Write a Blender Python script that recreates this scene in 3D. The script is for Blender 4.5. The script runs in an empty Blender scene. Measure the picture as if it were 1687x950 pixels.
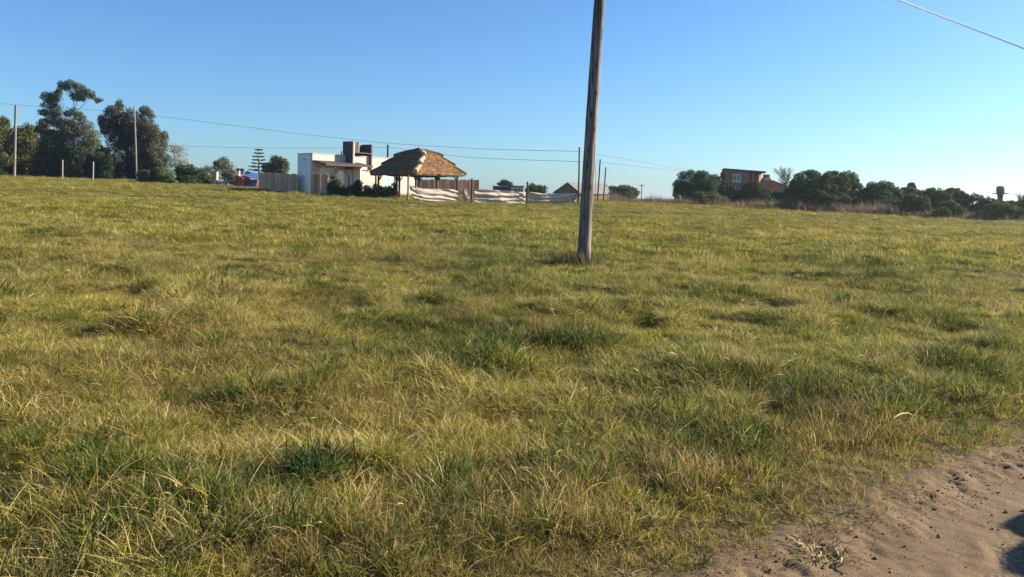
import bpy, bmesh, math, random
import numpy as np
from mathutils import Vector, Matrix, Quaternion

R = math.radians
rng = np.random.default_rng(7)
random.seed(7)
C = bpy.context.scene.collection
SC = bpy.context.scene

# ------------------------------------------------------------------ camera, sky, sun, exposure
FPX, W_PX, H_PX = 1274.0, 1687.0, 950.0       # focal length in photo pixels, photo size
HORIZ, CAMZ = 322.0, 1.6                      # level camera: eye line in the photo, eye height
cam_data = bpy.data.cameras.new('camera')
cam = bpy.data.objects.new('camera', cam_data); C.objects.link(cam)
cam.location = (0, 0, CAMZ); ROLL = 1.1                                     # the phone was held about a degree out of level
cam.rotation_euler = (Matrix.Rotation(R(90), 3, 'X') @ Matrix.Rotation(R(ROLL), 3, 'Z')).to_euler()
cam_data.sensor_fit = 'HORIZONTAL'; cam_data.sensor_width = 36
cam_data.lens = 36 * FPX / W_PX
cam_data.shift_y = -(H_PX / 2 - HORIZ) / W_PX
cam_data.clip_start = 0.05; cam_data.clip_end = 12000
SC.camera = cam

SUN_AZ, SUN_EL = 72.0, 21.0
world = bpy.data.worlds.new('World'); SC.world = world; world.use_nodes = True
wn = world.node_tree.nodes; wl = world.node_tree.links
sky = wn.new('ShaderNodeTexSky'); sky.sky_type = 'NISHITA'; sky.sun_disc = False
sky.sun_elevation = R(SUN_EL); sky.sun_rotation = R(SUN_AZ)
sky.altitude = 0; sky.air_density = 1.0; sky.dust_density = 0.4; sky.ozone_density = 3.0
bg = wn['Background']; bg.inputs['Strength'].default_value = 0.06
wb = wn.new('ShaderNodeMix'); wb.data_type = 'RGBA'; wb.blend_type = 'MULTIPLY'; wb.inputs[0].default_value = 1
wb.inputs[7].default_value = (.56, .80, 1.05, 1)                # the phone's cool white balance
wl.new(sky.outputs[0], wb.inputs[6]); wl.new(wb.outputs[2], bg.inputs['Color'])
sd = Vector((math.cos(R(SUN_EL)) * math.sin(R(SUN_AZ)), math.cos(R(SUN_EL)) * math.cos(R(SUN_AZ)), math.sin(R(SUN_EL))))
sun_data = bpy.data.lights.new('sun', 'SUN'); sun_data.energy = 5.0; sun_data.angle = R(0.53)
sun_data.color = (1.0, 0.87, 0.68)
sun = bpy.data.objects.new('sun', sun_data); C.objects.link(sun)
sun.rotation_euler = sd.to_track_quat('Z', 'Y').to_euler(); sun.location = (40, 20, 40)
SC.view_settings.view_transform = 'Standard'; SC.view_settings.look = 'None'
SC.view_settings.exposure = 1.56; SC.view_settings.gamma = 1.0
SC.cycles.max_bounces = 6; SC.cycles.diffuse_bounces = 3; SC.cycles.transmission_bounces = 4
SC.cycles.transparent_max_bounces = 6

# ------------------------------------------------------------------ helpers
def hash2(i, j, seed):
    h = (i * 374761393 + j * 668265263 + seed * 974634777) & 0xffffffff
    h = ((h ^ (h >> 13)) * 1274126177) & 0xffffffff
    return ((h ^ (h >> 16)) & 0xffffff) / float(0xffffff)

def vnoise(x, y, seed=0):
    x = np.asarray(x, float); y = np.asarray(y, float)
    i = np.floor(x).astype(np.int64); j = np.floor(y).astype(np.int64)
    fx = x - i; fy = y - j
    fx = fx * fx * (3 - 2 * fx); fy = fy * fy * (3 - 2 * fy)
    a = hash2(i, j, seed); b = hash2(i + 1, j, seed); c = hash2(i, j + 1, seed); d = hash2(i + 1, j + 1, seed)
    return (a * (1 - fx) + b * fx) * (1 - fy) + (c * (1 - fx) + d * fx) * fy      # 0..1

def fbm(x, y, seed=0, o=3):
    s = 0; a = 1; t = 0
    for k in range(o):
        s = s + a * vnoise(x * 2 ** k + 17.3 * k, y * 2 ** k - 9.1 * k, seed + k); t += a; a *= .5
    return s / t

def sstep(a, b, x):
    t = np.clip((np.asarray(x, float) - a) / (b - a), 0, 1); return t * t * (3 - 2 * t)

SLX, SLY = 0.0356 - math.sin(R(ROLL)), 0.0173
# road line: A on its field edge, U along it, N towards the field
RA = np.array([0.735, 3.10]); RU = np.array([.819, .574]); RN = np.array([-.574, .819])
def road_s(x, y):
    u = (x - RA[0]) * RU[0] + (y - RA[1]) * RU[1]
    s = (x - RA[0]) * RN[0] + (y - RA[1]) * RN[1]
    s = s + .22 * (fbm(u * 1.1, u * 0 + 3, 51, 3) - .5) + .10 * (vnoise(u * 5, u * 0 + 8, 52) - .5)
    return s, u

def base_z(x, y):
    x = np.asarray(x, float); y = np.asarray(y, float)
    r = np.sqrt(x * x + y * y) + 1e-6
    k = np.minimum(1, 130 / r)
    xs = x * k; ys = y * k
    left = sstep(5, -25, xs)
    yy = np.where(ys > 70, 70 + (ys - 70) * (.15 + .85 * left), ys)
    z = -SLX * xs + SLY * yy
    return z * (1 - sstep(300, 2500, r))

def bumps(x, y):
    r = np.sqrt(x * x + y * y)
    b = .19 * (fbm(x / 1.05, y / 1.05, 3, 2) - .5) + .085 * (vnoise(x / .34, y / .34, 9) - .5)
    b = b + .22 * (fbm(x / 6, y / 6, 5, 2) - .5)
    return b * sstep(.0, 1.6, road_s(x, y)[0]) * (1 - .6 * sstep(60, 140, r))

def gz(x, y):
    x = np.asarray(x, float); y = np.asarray(y, float)
    s, u = road_s(x, y)
    inroad = sstep(.10, -.25, s) * sstep(-4.75, -4.4, s)
    return base_z(x, y) + bumps(x, y) - .05 * inroad

def roadz(x, y):
    s, u = road_s(x, y)
    z = base_z(x, y) - .05 * sstep(.15, -.25, s) * sstep(-4.8, -4.4, s) + .012 - .04 * sstep(.06, .25, s) - .04 * sstep(-4.55, -4.75, s)
    rut = -.016 * np.exp(-((s + .62) / .13) ** 4) + .010 * np.exp(-((s + .62 - .17) / .04) ** 2) + .008 * np.exp(-((s + .62 + .17) / .04) ** 2) - .03 * np.exp(-((s + 2.2) / .26) ** 2)
    rough = .008 * (fbm(x / .5, y / .5, 31, 2) - .5) + .009 * (fbm(x / .05, y / .05, 33, 2) - .5) * (1 - .7 * np.exp(-((s + 1.0) / .3) ** 2))
    edge = .042 * (fbm(x / .06, y / .06, 36, 3) - .45) * np.exp(-((s + .06) / .16) ** 2)
    tread = .006 * np.tanh(3 * np.sin((u + np.abs(s + .62) * 1.1) * 2 * math.pi / .075)) * np.exp(-((s + .62) / .115) ** 4) * sstep(.30, .55, vnoise(u / .6, u * 0, 38))
    return z + rut + rough + edge + tread

def gzf(x, y): return float(gz(np.array([x]), np.array([y]))[0])
def bzf(x, y): return float(base_z(np.array([x]), np.array([y]))[0])
SR, CR = math.sin(R(ROLL)), math.cos(R(ROLL))
LAST = [W_PX / 2]
def XZ(px, py, d):
    u, v = px - W_PX / 2, py - HORIZ
    return (u * CR + v * SR) / FPX * d, CAMZ - (v * CR - u * SR) / FPX * d
def X(px, d): LAST[0] = px; return (px - W_PX / 2) * CR / FPX * d
def Z(py, d, px=None):
    u = (LAST[0] if px is None else px) - W_PX / 2
    return CAMZ - ((py - HORIZ) * CR - u * SR) / FPX * d
def G(px, d, dz=0.0):
    x = X(px, d); return Vector((x, d, gzf(x, d) + dz))
def field_d(px, py):
    u, v = px - W_PX / 2, py - HORIZ
    return CAMZ / ((v * CR - u * SR) / FPX - SLX * (u * CR + v * SR) / FPX + SLY)

def tag(o, label=None, cat=None, group=None, kind=None):
    if label: o['label'] = label
    if cat: o['category'] = cat
    if group: o['group'] = group
    if kind: o['kind'] = kind
    return o

def empty(name, loc, label=None, cat=None, group=None, rz=0.0):
    o = bpy.data.objects.new(name, None); C.objects.link(o)
    o.location = loc; o.rotation_euler = (0, 0, rz); o.empty_display_size = .3
    return tag(o, label, cat, group)

def mesh_obj(name, V, F, mat, parent=None, col=None, smooth=False, loc=None):
    """V (n,3) array, F (m,3|4) int array or list of lists; col = per vertex colours"""
    me = bpy.data.meshes.new(name)
    V = np.asarray(V, dtype=np.float32)
    if isinstance(F, np.ndarray):
        k = F.shape[1]; m = F.shape[0]
        me.vertices.add(len(V)); me.vertices.foreach_set('co', V.ravel())
        me.loops.add(m * k); me.loops.foreach_set('vertex_index', F.astype(np.int32).ravel())
        me.polygons.add(m)
        me.polygons.foreach_set('loop_start', np.arange(0, m * k, k, dtype=np.int32))
        me.polygons.foreach_set('loop_total', np.full(m, k, dtype=np.int32))
        me.update(calc_edges=True)
    else:
        me.from_pydata([tuple(map(float, v)) for v in V], [], F); me.update()
    if col is not None:
        a = me.attributes.new('Col', 'FLOAT_COLOR', 'POINT')
        c = np.ones((len(V), 4), np.float32); c[:, :3] = col
        a.data.foreach_set('color', c.ravel())
    if smooth: me.polygons.foreach_set('use_smooth', np.ones(len(me.polygons), dtype=bool))
    me.validate()
    if mat: me.materials.append(mat)
    o = bpy.data.objects.new(name, me); C.objects.link(o)
    if parent: o.parent = parent
    if loc is not None: o.location = loc
    return o

class MB:
    def __init__(s): s.v = []; s.f = []
    def add(s, V, F):
        n = len(s.v); s.v += [tuple(map(float, p)) for p in V]; s.f += [[i + n for i in f] for f in F]; return s
    def box(s, x0, x1, y0, y1, z0, z1, M=None):
        P = [(x0, y0, z0), (x1, y0, z0), (x1, y1, z0), (x0, y1, z0), (x0, y0, z1), (x1, y0, z1), (x1, y1, z1), (x0, y1, z1)]
        if M: P = [M @ Vector(p) for p in P]
        return s.add(P, [[0, 3, 2, 1], [4, 5, 6, 7], [0, 1, 5, 4], [1, 2, 6, 5], [2, 3, 7, 6], [3, 0, 4, 7]])
    def tube(s, pts, rad, n=8, jitter=0.0, cap=True):
        pts = [Vector(p) for p in pts]; m = len(pts)
        if not hasattr(rad, '__len__'): rad = [rad] * m
        V = []; F = []
        t0 = (pts[1] - pts[0]).normalized()
        side = t0.orthogonal().normalized()
        for i, p in enumerate(pts):
            t = (pts[min(i + 1, m - 1)] - pts[max(i - 1, 0)]).normalized()
            side = (side - t * side.dot(t)).normalized(); b = t.cross(side)
            for k in range(n):
                a = 2 * math.pi * k / n
                rr = rad[i] * (1 + jitter * (random.random() - .5))
                V.append(p + side * math.cos(a) * rr + b * math.sin(a) * rr)
        for i in range(m - 1):
            for k in range(n):
                F.append([i * n + k, i * n + (k + 1) % n, (i + 1) * n + (k + 1) % n, (i + 1) * n + k])
        if cap: F.append(list(range(n))[::-1]); F.append([(m - 1) * n + k for k in range(n)])
        return s.add(V, F)
    def build(s, name, mat, parent=None, loc=None, smooth=False, bevel=0):
        o = mesh_obj(name, np.array(s.v), s.f, mat, parent, loc=loc, smooth=smooth)
        if bevel:
            b = o.modifiers.new('bevel', 'BEVEL'); b.width = bevel; b.segments = 2; b.limit_method = 'ANGLE'
        return o

# ------------------------------------------------------------------ materials
def nt(name):
    m = bpy.data.materials.new(name); m.use_nodes = True
    t = m.node_tree; b = t.nodes['Principled BSDF']
    return m, t.nodes, t.links, b

def ramp(nodes, stops):
    r = nodes.new('ShaderNodeValToRGB'); e = r.color_ramp.elements
    while len(e) < len(stops): e.new(.5)
    for i, (p, c) in enumerate(stops): e[i].position = p; e[i].color = (*c, 1)
    return r

def mat(name, col, rough=.8, var=.25, scale=6.0, bump=.3, stretch=(1, 1, 1), metal=0.0, fine=60.0, bdist=.02):
    m, n, l, b = nt(name)
    tc = n.new('ShaderNodeTexCoord'); mp = n.new('ShaderNodeMapping'); mp.inputs['Scale'].default_value = stretch
    l.new(tc.outputs['Object'], mp.inputs['Vector'])
    a = n.new('ShaderNodeTexNoise'); a.inputs['Scale'].default_value = scale; a.inputs['Detail'].default_value = 6; a.inputs['Roughness'].default_value = .65
    l.new(mp.outputs[0], a.inputs['Vector'])
    lo = tuple(max(0, c * (1 - var)) for c in col); hi = tuple(min(1, c * (1 + var)) for c in col)
    r = ramp(n, [(.3, lo), (.7, hi)]); l.new(a.outputs['Fac'], r.inputs[0])
    l.new(r.outputs[0], b.inputs['Base Color'])
    b.inputs['Roughness'].default_value = rough; b.inputs['Metallic'].default_value = metal
    b.inputs['Specular IOR Level'].default_value = .25
    if bump:
        f = n.new('ShaderNodeTexNoise'); f.inputs['Scale'].default_value = fine; f.inputs['Detail'].default_value = 4
        l.new(mp.outputs[0], f.inputs['Vector'])
        bp = n.new('ShaderNodeBump'); bp.inputs['Strength'].default_value = bump; bp.inputs['Distance'].default_value = bdist
        l.new(f.outputs['Fac'], bp.inputs['Height']); l.new(bp.outputs[0], b.inputs['Normal'])
    return m

def leaf_mat(name, trans=.3, tint=False, rough=.55, spec=.25):
    m, n, l, b = nt(name)
    at = n.new('ShaderNodeAttribute'); at.attribute_name = 'Col'
    c = at.outputs['Color']
    if tint:
        ti = n.new('ShaderNodeAttribute'); ti.attribute_type = 'INSTANCER'; ti.attribute_name = 'tint'
        mx = n.new('ShaderNodeMix'); mx.data_type = 'RGBA'; mx.blend_type = 'MULTIPLY'; mx.inputs[0].default_value = 1
        l.new(c, mx.inputs[6]); l.new(ti.outputs['Color'], mx.inputs[7]); c = mx.outputs[2]
    l.new(c, b.inputs['Base Color']); b.inputs['Roughness'].default_value = rough
    b.inputs['Specular IOR Level'].default_value = spec
    tr = n.new('ShaderNodeBsdfTranslucent'); l.new(c, tr.inputs['Color'])
    ms = n.new('ShaderNodeMixShader'); ms.inputs[0].default_value = trans
    l.new(b.outputs[0], ms.inputs[1]); l.new(tr.outputs[0], ms.inputs[2])
    l.new(ms.outputs[0], n['Material Output'].inputs['Surface'])
    return m

M = {}
M['grass'] = leaf_mat('grass_blade', .38, True, .6, .12)
M['leaf'] = leaf_mat('leaf', .25, False, .7, .1)
M['weed'] = leaf_mat('dry_weed', .25)
M['bark'] = mat('bark', (.14, .11, .085), .9, .4, 5, .6, (1, 1, .25))
M['pale_bark'] = mat('pale_bark', (.33, .29, .25), .85, .3, 5, .4, (1, 1, .3))
M['grey_wood'] = mat('weathered_grey_wood', (.20, .165, .135), .9, .35, 7, .5, (1, 1, .12), fine=45)
M['dark_wood'] = mat('dark_wood', (.075, .055, .042), .85, .4, 6, .4, (1, 1, .15))
M['red_wood'] = mat('reddish_wood', (.16, .085, .055), .85, .3, 6, .4, (1, 1, .15))
for i, c in enumerate([(.56, .32, .18), (.47, .26, .14), (.62, .37, .22), (.38, .21, .115)]):
    M['plank%d' % i] = mat('plank_wood', c, .85, .25, 5, .4, (1, 1, .12))
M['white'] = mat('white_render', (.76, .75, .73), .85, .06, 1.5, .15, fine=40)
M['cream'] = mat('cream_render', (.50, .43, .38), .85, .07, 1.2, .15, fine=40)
M['dark_roof'] = mat('dark_roofing', (.055, .048, .055), .8, .3, 3, .3)
M['fascia'] = mat('brown_fascia', (.09, .06, .048), .8, .3, 4, .2)
M['block'] = mat('grey_block', (.085, .068, .060), .9, .25, 4, .5, fine=30)
M['dark_in'] = mat('dark_board', (.07, .055, .05), .85, .3, 4, .2)
M['tarp'] = None
M['brick'] = None
M['thatch'] = None

def thatch_mat(name, col):
    m = mat(name, col, .95, .45, 3.0, .8, (1, 1, 1), fine=25, bdist=.05); return m
M['thatch'] = thatch_mat('reed_thatch', (.22, .125, .058))
M['thatch_cap'] = thatch_mat('pale_reed', (.46, .34, .19))

def brick_mat(name, c1, c2, mortar, scale):
    m, n, l, b = nt(name)
    tc = n.new('ShaderNodeTexCoord'); g = n.new('ShaderNodeNewGeometry')
    # map along the wall: x+y horizontally, z vertically
    sx = n.new('ShaderNodeSeparateXYZ'); l.new(tc.outputs['Object'], sx.inputs[0])
    ad = n.new('ShaderNodeMath'); ad.operation = 'ADD'; l.new(sx.outputs[0], ad.inputs[0]); l.new(sx.outputs[1], ad.inputs[1])
    cb = n.new('ShaderNodeCombineXYZ'); l.new(ad.outputs[0], cb.inputs[0]); l.new(sx.outputs[2], cb.inputs[1])
    br = n.new('ShaderNodeTexBrick'); br.inputs['Scale'].default_value = scale
    br.inputs['Color1'].default_value = (*c1, 1); br.inputs['Color2'].default_value = (*c2, 1); br.inputs['Mortar'].default_value = (*mortar, 1)
    br.inputs['Mortar Size'].default_value = .012
    l.new(cb.outputs[0], br.inputs['Vector'])
    ns = n.new('ShaderNodeTexNoise'); ns.inputs['Scale'].default_value = 1.5; l.new(tc.outputs['Object'], ns.inputs['Vector'])
    mx = n.new('ShaderNodeMix'); mx.data_type = 'RGBA'; mx.blend_type = 'MULTIPLY'; mx.inputs[0].default_value = .5
    l.new(br.outputs['Color'], mx.inputs[6]); l.new(ns.outputs['Color'], mx.inputs[7])
    l.new(mx.outputs[2], b.inputs['Base Color']); b.inputs['Roughness'].default_value = .9
    bp = n.new('ShaderNodeBump'); bp.inputs['Strength'].default_value = .5; bp.inputs['Distance'].default_value = .01
    l.new(br.outputs['Fac'], bp.inputs['Height']); bp.invert = True; l.new(bp.outputs[0], b.inputs['Normal'])
    return m
M['brick'] = brick_mat('red_brick', (.52, .20, .10), (.43, .15, .08), (.36, .30, .25), 4.5)
M['brick_dark'] = brick_mat('brown_brick', (.26, .14, .095), (.20, .105, .07), (.3, .25, .2), 4.5)
M['redpaint'] = mat('red_painted_board', (.30, .085, .065), .75, .2, 3, .3)
M['bluemetal'] = mat('blue_roof_sheet', (.05, .13, .42), .5, .2, 3, .2)
M['greymetal'] = mat('grey_corrugated_sheet', (.42, .42, .44), .55, .15, 2, .2, metal=.2)
M['darkblue'] = mat('dark_blue_board', (.06, .07, .12), .7, .3, 3, .2)
M['yellowwall'] = mat('yellow_ochre_render', (.55, .42, .20), .9, .12, 2, .2)
M['concrete'] = mat('grey_concrete', (.42, .40, .37), .9, .15, 3, .4)
M['barrel'] = mat('blue_grey_plastic', (.10, .12, .17), .5, .2, 3, .1)
M['slate'] = mat('weathered_sheet_roof', (.17, .165, .17), .8, .15, 2, .2)
M['tank_grey'] = mat('grey_plastic_tank', (.055, .065, .085), .5, .15, 2, .1)
M['wire'] = mat('black_cable', (.035, .035, .04), .6, .2, 3, 0)
M['cable'] = mat('twisted_aluminium_cable', (.05, .05, .055), .6, .3, 30, 0)
M['whiteframe'] = mat('white_painted_frame', (.8, .8, .78), .5, .04, 3, 0)
def glass_mat(name, col, rough=.06):
    m, n, l, b = nt(name)
    b.inputs['Base Color'].default_value = (*col, 1); b.inputs['Roughness'].default_value = rough
    b.inputs['Specular IOR Level'].default_value = .8
    ns = n.new('ShaderNodeTexNoise'); ns.inputs['Scale'].default_value = 1.3
    tc = n.new('ShaderNodeTexCoord'); l.new(tc.outputs['Object'], ns.inputs['Vector'])
    bp = n.new('ShaderNodeBump'); bp.inputs['Strength'].default_value = .05; l.new(ns.outputs['Fac'], bp.inputs['Height']); l.new(bp.outputs[0], b.inputs['Normal'])
    return m
M['glass'] = glass_mat('window_glass', (.05, .07, .08))
M['teal_glass'] = glass_mat('pale_curtained_glass', (.42, .58, .52), .15)
M['curtain_glass'] = glass_mat('white_curtained_glass', (.70, .70, .64), .2)

def tarp_mat():
    m, n, l, b = nt('cream_tarpaulin')
    tc = n.new('ShaderNodeTexCoord')
    ns = n.new('ShaderNodeTexNoise'); ns.inputs['Scale'].default_value = 1.6; ns.inputs['Detail'].default_value = 6
    l.new(tc.outputs['Object'], ns.inputs['Vector'])
    r = ramp(n, [(.3, (.52, .44, .36)), (.7, (.66, .58, .49))]); l.new(ns.outputs['Fac'], r.inputs[0])
    l.new(r.outputs[0], b.inputs['Base Color']); b.inputs['Roughness'].default_value = .8
    tr = n.new('ShaderNodeBsdfTranslucent'); l.new(r.outputs[0], tr.inputs['Color'])
    ms = n.new('ShaderNodeMixShader'); ms.inputs[0].default_value = .3
    l.new(b.outputs[0], ms.inputs[1]); l.new(tr.outputs[0], ms.inputs[2]); l.new(ms.outputs[0], n['Material Output'].inputs['Surface'])
    return m
M['tarp'] = tarp_mat()

def ground_mat():
    m, n, l, b = nt('field_soil_and_thatch')
    g = n.new('ShaderNodeNewGeometry')
    a = n.new('ShaderNodeTexNoise'); a.inputs['Scale'].default_value = .9; a.inputs['Detail'].default_value = 8; a.inputs['Roughness'].default_value = .7
    l.new(g.outputs['Position'], a.inputs['Vector'])
    r = ramp(n, [(.28, (.04, .034, .016)), (.45, (.07, .058, .025)), (.6, (.10, .084, .033)), (.78, (.15, .115, .052))]); l.new(a.outputs['Fac'], r.inputs[0])
    f = n.new('ShaderNodeTexNoise'); f.inputs['Scale'].default_value = 34; f.inputs['Detail'].default_value = 5
    l.new(g.outputs['Position'], f.inputs['Vector'])
    fr = ramp(n, [(.3, (.45, .45, .45)), (.7, (1.35, 1.3, 1.2))]); l.new(f.outputs['Fac'], fr.inputs[0])
    mx = n.new('ShaderNodeMix'); mx.data_type = 'RGBA'; mx.blend_type = 'MULTIPLY'; mx.inputs[0].default_value = 1
    l.new(r.outputs[0], mx.inputs[6]); l.new(fr.outputs[0], mx.inputs[7])
    at = n.new('ShaderNodeAttribute'); at.attribute_name = 'Col'
    er = ramp(n, [(.35, (.10, .072, .045)), (.65, (.23, .168, .11))]); l.new(f.outputs['Fac'], er.inputs[0])
    m2 = n.new('ShaderNodeMix'); m2.data_type = 'RGBA'; l.new(at.outputs['Fac'], m2.inputs[0]); l.new(mx.outputs[2], m2.inputs[6]); l.new(er.outputs[0], m2.inputs[7])
    l.new(m2.outputs[2], b.inputs['Base Color']); b.inputs['Roughness'].default_value = .95; b.inputs['Specular IOR Level'].default_value = .1
    bp = n.new('ShaderNodeBump'); bp.inputs['Strength'].default_value = .7; bp.inputs['Distance'].default_value = .03
    l.new(f.outputs['Fac'], bp.inputs['Height']); l.new(bp.outputs[0], b.inputs['Normal'])
    return m
M['ground'] = ground_mat()

def road_mat():
    m, n, l, b = nt('packed_dirt')
    g = n.new('ShaderNodeNewGeometry')
    a = n.new('ShaderNodeTexNoise'); a.inputs['Scale'].default_value = 2.3; a.inputs['Detail'].default_value = 9; a.inputs['Roughness'].default_value = .68
    l.new(g.outputs['Position'], a.inputs['Vector'])
    r = ramp(n, [(.28, (.115, .080, .047)), (.5, (.178, .127, .077)), (.72, (.24, .176, .110))]); l.new(a.outputs['Fac'], r.inputs[0])
    f = n.new('ShaderNodeTexNoise'); f.inputs['Scale'].default_value = 120; f.inputs['Detail'].default_value = 8; f.inputs['Roughness'].default_value = .7
    l.new(g.outputs['Position'], f.inputs['Vector'])
    fr = ramp(n, [(.3, (.45, .43, .40)), (.7, (1.4, 1.37, 1.32))]); l.new(f.outputs['Fac'], fr.inputs[0])
    mx = n.new('ShaderNodeMix'); mx.data_type = 'RGBA'; mx.blend_type = 'MULTIPLY'; mx.inputs[0].default_value = 1
    l.new(r.outputs[0], mx.inputs[6]); l.new(fr.outputs[0], mx.inputs[7])
    l.new(mx.outputs[2], b.inputs['Base Color']); b.inputs['Roughness'].default_value = .95; b.inputs['Specular IOR Level'].default_value = .15
    bp = n.new('ShaderNodeBump'); bp.inputs['Strength'].default_value = .8; bp.inputs['Distance'].default_value = .012
    l.new(f.outputs['Fac'], bp.inputs['Height']); l.new(bp.outputs[0], b.inputs['Normal'])
    return m
M['road'] = road_mat()

# ------------------------------------------------------------------ ground, road
def build_ground():
    th = np.concatenate([np.radians(np.arange(-48, 48.01, .42)), np.radians(np.arange(52, 309, 4.0))])   # clockwise from +Y
    rr = [0.0]; r = .35
    while r < 5500: rr.append(r); r += max(.022, r * .0125)
    rr = np.array(rr[1:])
    T, Rr = np.meshgrid(th, rr)
    x = Rr * np.sin(T); y = Rr * np.cos(T)
    z = gz(x, y)
    n = len(th); m = len(rr)
    V = np.stack([x, y, z], -1).reshape(-1, 3)
    i = np.arange(m - 1)[:, None] * n; k = np.arange(n)[None, :]; k2 = (k + 1) % n
    F = np.stack([i + k, i + n + k, i + n + k2, i + k2], -1).reshape(-1, 4)[:, ::-1]
    V = np.vstack([V, [[0, 0, gzf(0, 0)]]])
    sv = road_s(V[:, 0], V[:, 1])[0] + .7 * (fbm(V[:, 0] / .25, V[:, 1] / .25, 91, 3) - .5)
    soil = np.repeat((sstep(.30, -.05, sv) * sstep(-5.4, -4.6, sv))[:, None], 3, 1)
    o = mesh_obj('ground', V, F, M['ground'], smooth=True, col=soil)
    bm = bmesh.new(); bm.from_mesh(o.data); bm.verts.ensure_lookup_table()
    c = bm.verts[len(V) - 1]
    for q in range(n): bm.faces.new((c, bm.verts[(q + 1) % n], bm.verts[q]))
    bmesh.ops.recalc_face_normals(bm, faces=bm.faces)
    bm.to_mesh(o.data); bm.free()
    o.data.polygons.foreach_set('use_smooth', np.ones(len(o.data.polygons), dtype=bool))
    return tag(o, 'uneven grassy field sloping gently down to the right', None, None, 'structure')
build_ground()

def build_road():
    us = np.concatenate([np.linspace(-60, -1.6, 90), np.arange(-1.58, 6.0, .016), np.linspace(6.05, 70, 120)])
    ss = np.concatenate([np.arange(.45, -2.4, -.016), np.linspace(-2.42, -5.0, 40)])
    U_, S_ = np.meshgrid(us, ss)
    x = RA[0] + U_ * RU[0] + S_ * RN[0]; y = RA[1] + U_ * RU[1] + S_ * RN[1]
    V = np.stack([x, y, roadz(x, y)], -1).reshape(-1, 3)
    n = len(us); m = len(ss)
    i = np.arange(m - 1)[:, None] * n; k = np.arange(n - 1)[None, :]
    F = np.stack([i + k, i + n + k, i + n + k + 1, i + k + 1], -1).reshape(-1, 4)
    o = mesh_obj('dirt_road', V, F, M['road'], smooth=True)
    tag(o, 'rutted bare dirt road crossing the bottom right corner', None, None, 'structure')
build_road()

# ------------------------------------------------------------------ grass
GREEN = np.array([[.10, .145, .016], [.135, .17, .020], [.075, .11, .016], [.17, .19, .022]])
YELG = np.array([[.26, .235, .028], [.20, .20, .024], [.32, .265, .036], [.37, .285, .05]])
STRAW = np.array([[.44, .33, .14], [.52, .41, .20], [.36, .25, .095], [.58, .49, .29]])
GREEN = GREEN * 1.08
YELG = YELG * 1.04
STRAW = STRAW * 1.08
DARK = np.array([[.045, .078, .016], [.065, .098, .02], [.04, .062, .016]])
BROWN = np.array([[.20, .12, .055], [.26, .165, .08], [.15, .09, .045]])

def blades(n, Rd, L, w, tilt, bend, pals, seed, segs=4, tipdry=.3):
    g = np.random.default_rng(seed)
    ra = Rd * np.sqrt(g.random(n)); az = g.random(n) * 2 * np.pi
    rx = ra * np.cos(az); ry = ra * np.sin(az)
    da = az + g.normal(0, 1.0, n)
    ln = g.uniform(L[0], L[1], n); ww = w * g.uniform(.6, 1.4, n)
    t0 = np.abs(g.normal(tilt, .22, n)); bd = bend * g.uniform(.3, 1.5, n)
    s = np.linspace(0, 1, segs + 1)
    ang = np.minimum(t0[:, None] + bd[:, None] * s[None, :] ** 1.3, 2.2)
    ds = ln[:, None] / segs
    dh = np.sin(ang) * ds; dv = np.cos(ang) * ds
    h = np.concatenate([np.zeros((n, 1)), np.cumsum(dh[:, :-1], 1)], 1); v = np.concatenate([np.zeros((n, 1)), np.cumsum(dv[:, :-1], 1)], 1)
    v = np.maximum(v, .006 + .02 * g.random((n, 1))) - np.where(s[None, :] == 0, .03, 0)
    side_wob = g.normal(0, .06, (n, 1)) * ln[:, None] * s[None, :] ** 2
    px = rx[:, None] + h * np.cos(da)[:, None] - side_wob * np.sin(da)[:, None]
    py = ry[:, None] + h * np.sin(da)[:, None] + side_wob * np.cos(da)[:, None]
    wd = ww[:, None] * np.clip(1.05 - s[None, :] ** 2.2, .06, 1) * .5
    tw = g.normal(0, .6, n)
    sx = -np.sin(da) * np.cos(tw); sy = np.cos(da) * np.cos(tw); sz = np.sin(tw)
    P = np.stack([px, py, v], -1); S = np.stack([sx, sy, sz], -1)[:, None, :] * wd[..., None]
    Vv = np.stack([P - S, P + S], 2).reshape(n, -1, 3)                   # n, (segs+1)*2, 3
    nv = (segs + 1) * 2
    q = np.array([[2 * k, 2 * k + 1, 2 * k + 3, 2 * k + 2] for k in range(segs)])
    F = (np.arange(n)[:, None, None] * nv + q[None]).reshape(-1, 4)
    # colours per blade, tips a little drier
    cols = np.zeros((n, 3))
    ws = np.array([p[1] for p in pals]); pick = g.choice(len(pals), n, p=ws / ws.sum())
    for k, (p, _) in enumerate(pals):
        m_ = pick == k; cols[m_] = p[g.integers(0, len(p), m_.sum())]
    cols *= g.uniform(.75, 1.25, (n, 1))
    tip = STRAW[g.integers(0, len(STRAW), n)] * .8
    k = (s[None, :, None] ** 2.5) * tipdry * g.random((n, 1, 1))
    cc = cols[:, None, :] * (1 - k) + tip[:, None, :] * k
    cc = np.repeat(cc, 2, axis=1).reshape(-1, 3)
    return Vv.reshape(-1, 3), F, cc

def joinb(parts):
    V = []; F = []; Cc = []; o = 0
    for v, f, c in parts: V.append(v); F.append(f + o); Cc.append(c); o += len(v)
    return np.vstack(V), np.vstack(F), np.vstack(Cc)

tufts = bpy.data.collections.new('grass_tufts')
TN = {}
def reg(kind, parts):
    V, F, Cc = joinb(parts)
    i = len(tufts.objects)
    o = mesh_obj('tuft_%02d' % i, V, F, M['grass'], col=Cc)
    C.objects.unlink(o); tufts.objects.link(o)
    TN.setdefault(kind, []).append(i)

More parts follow.
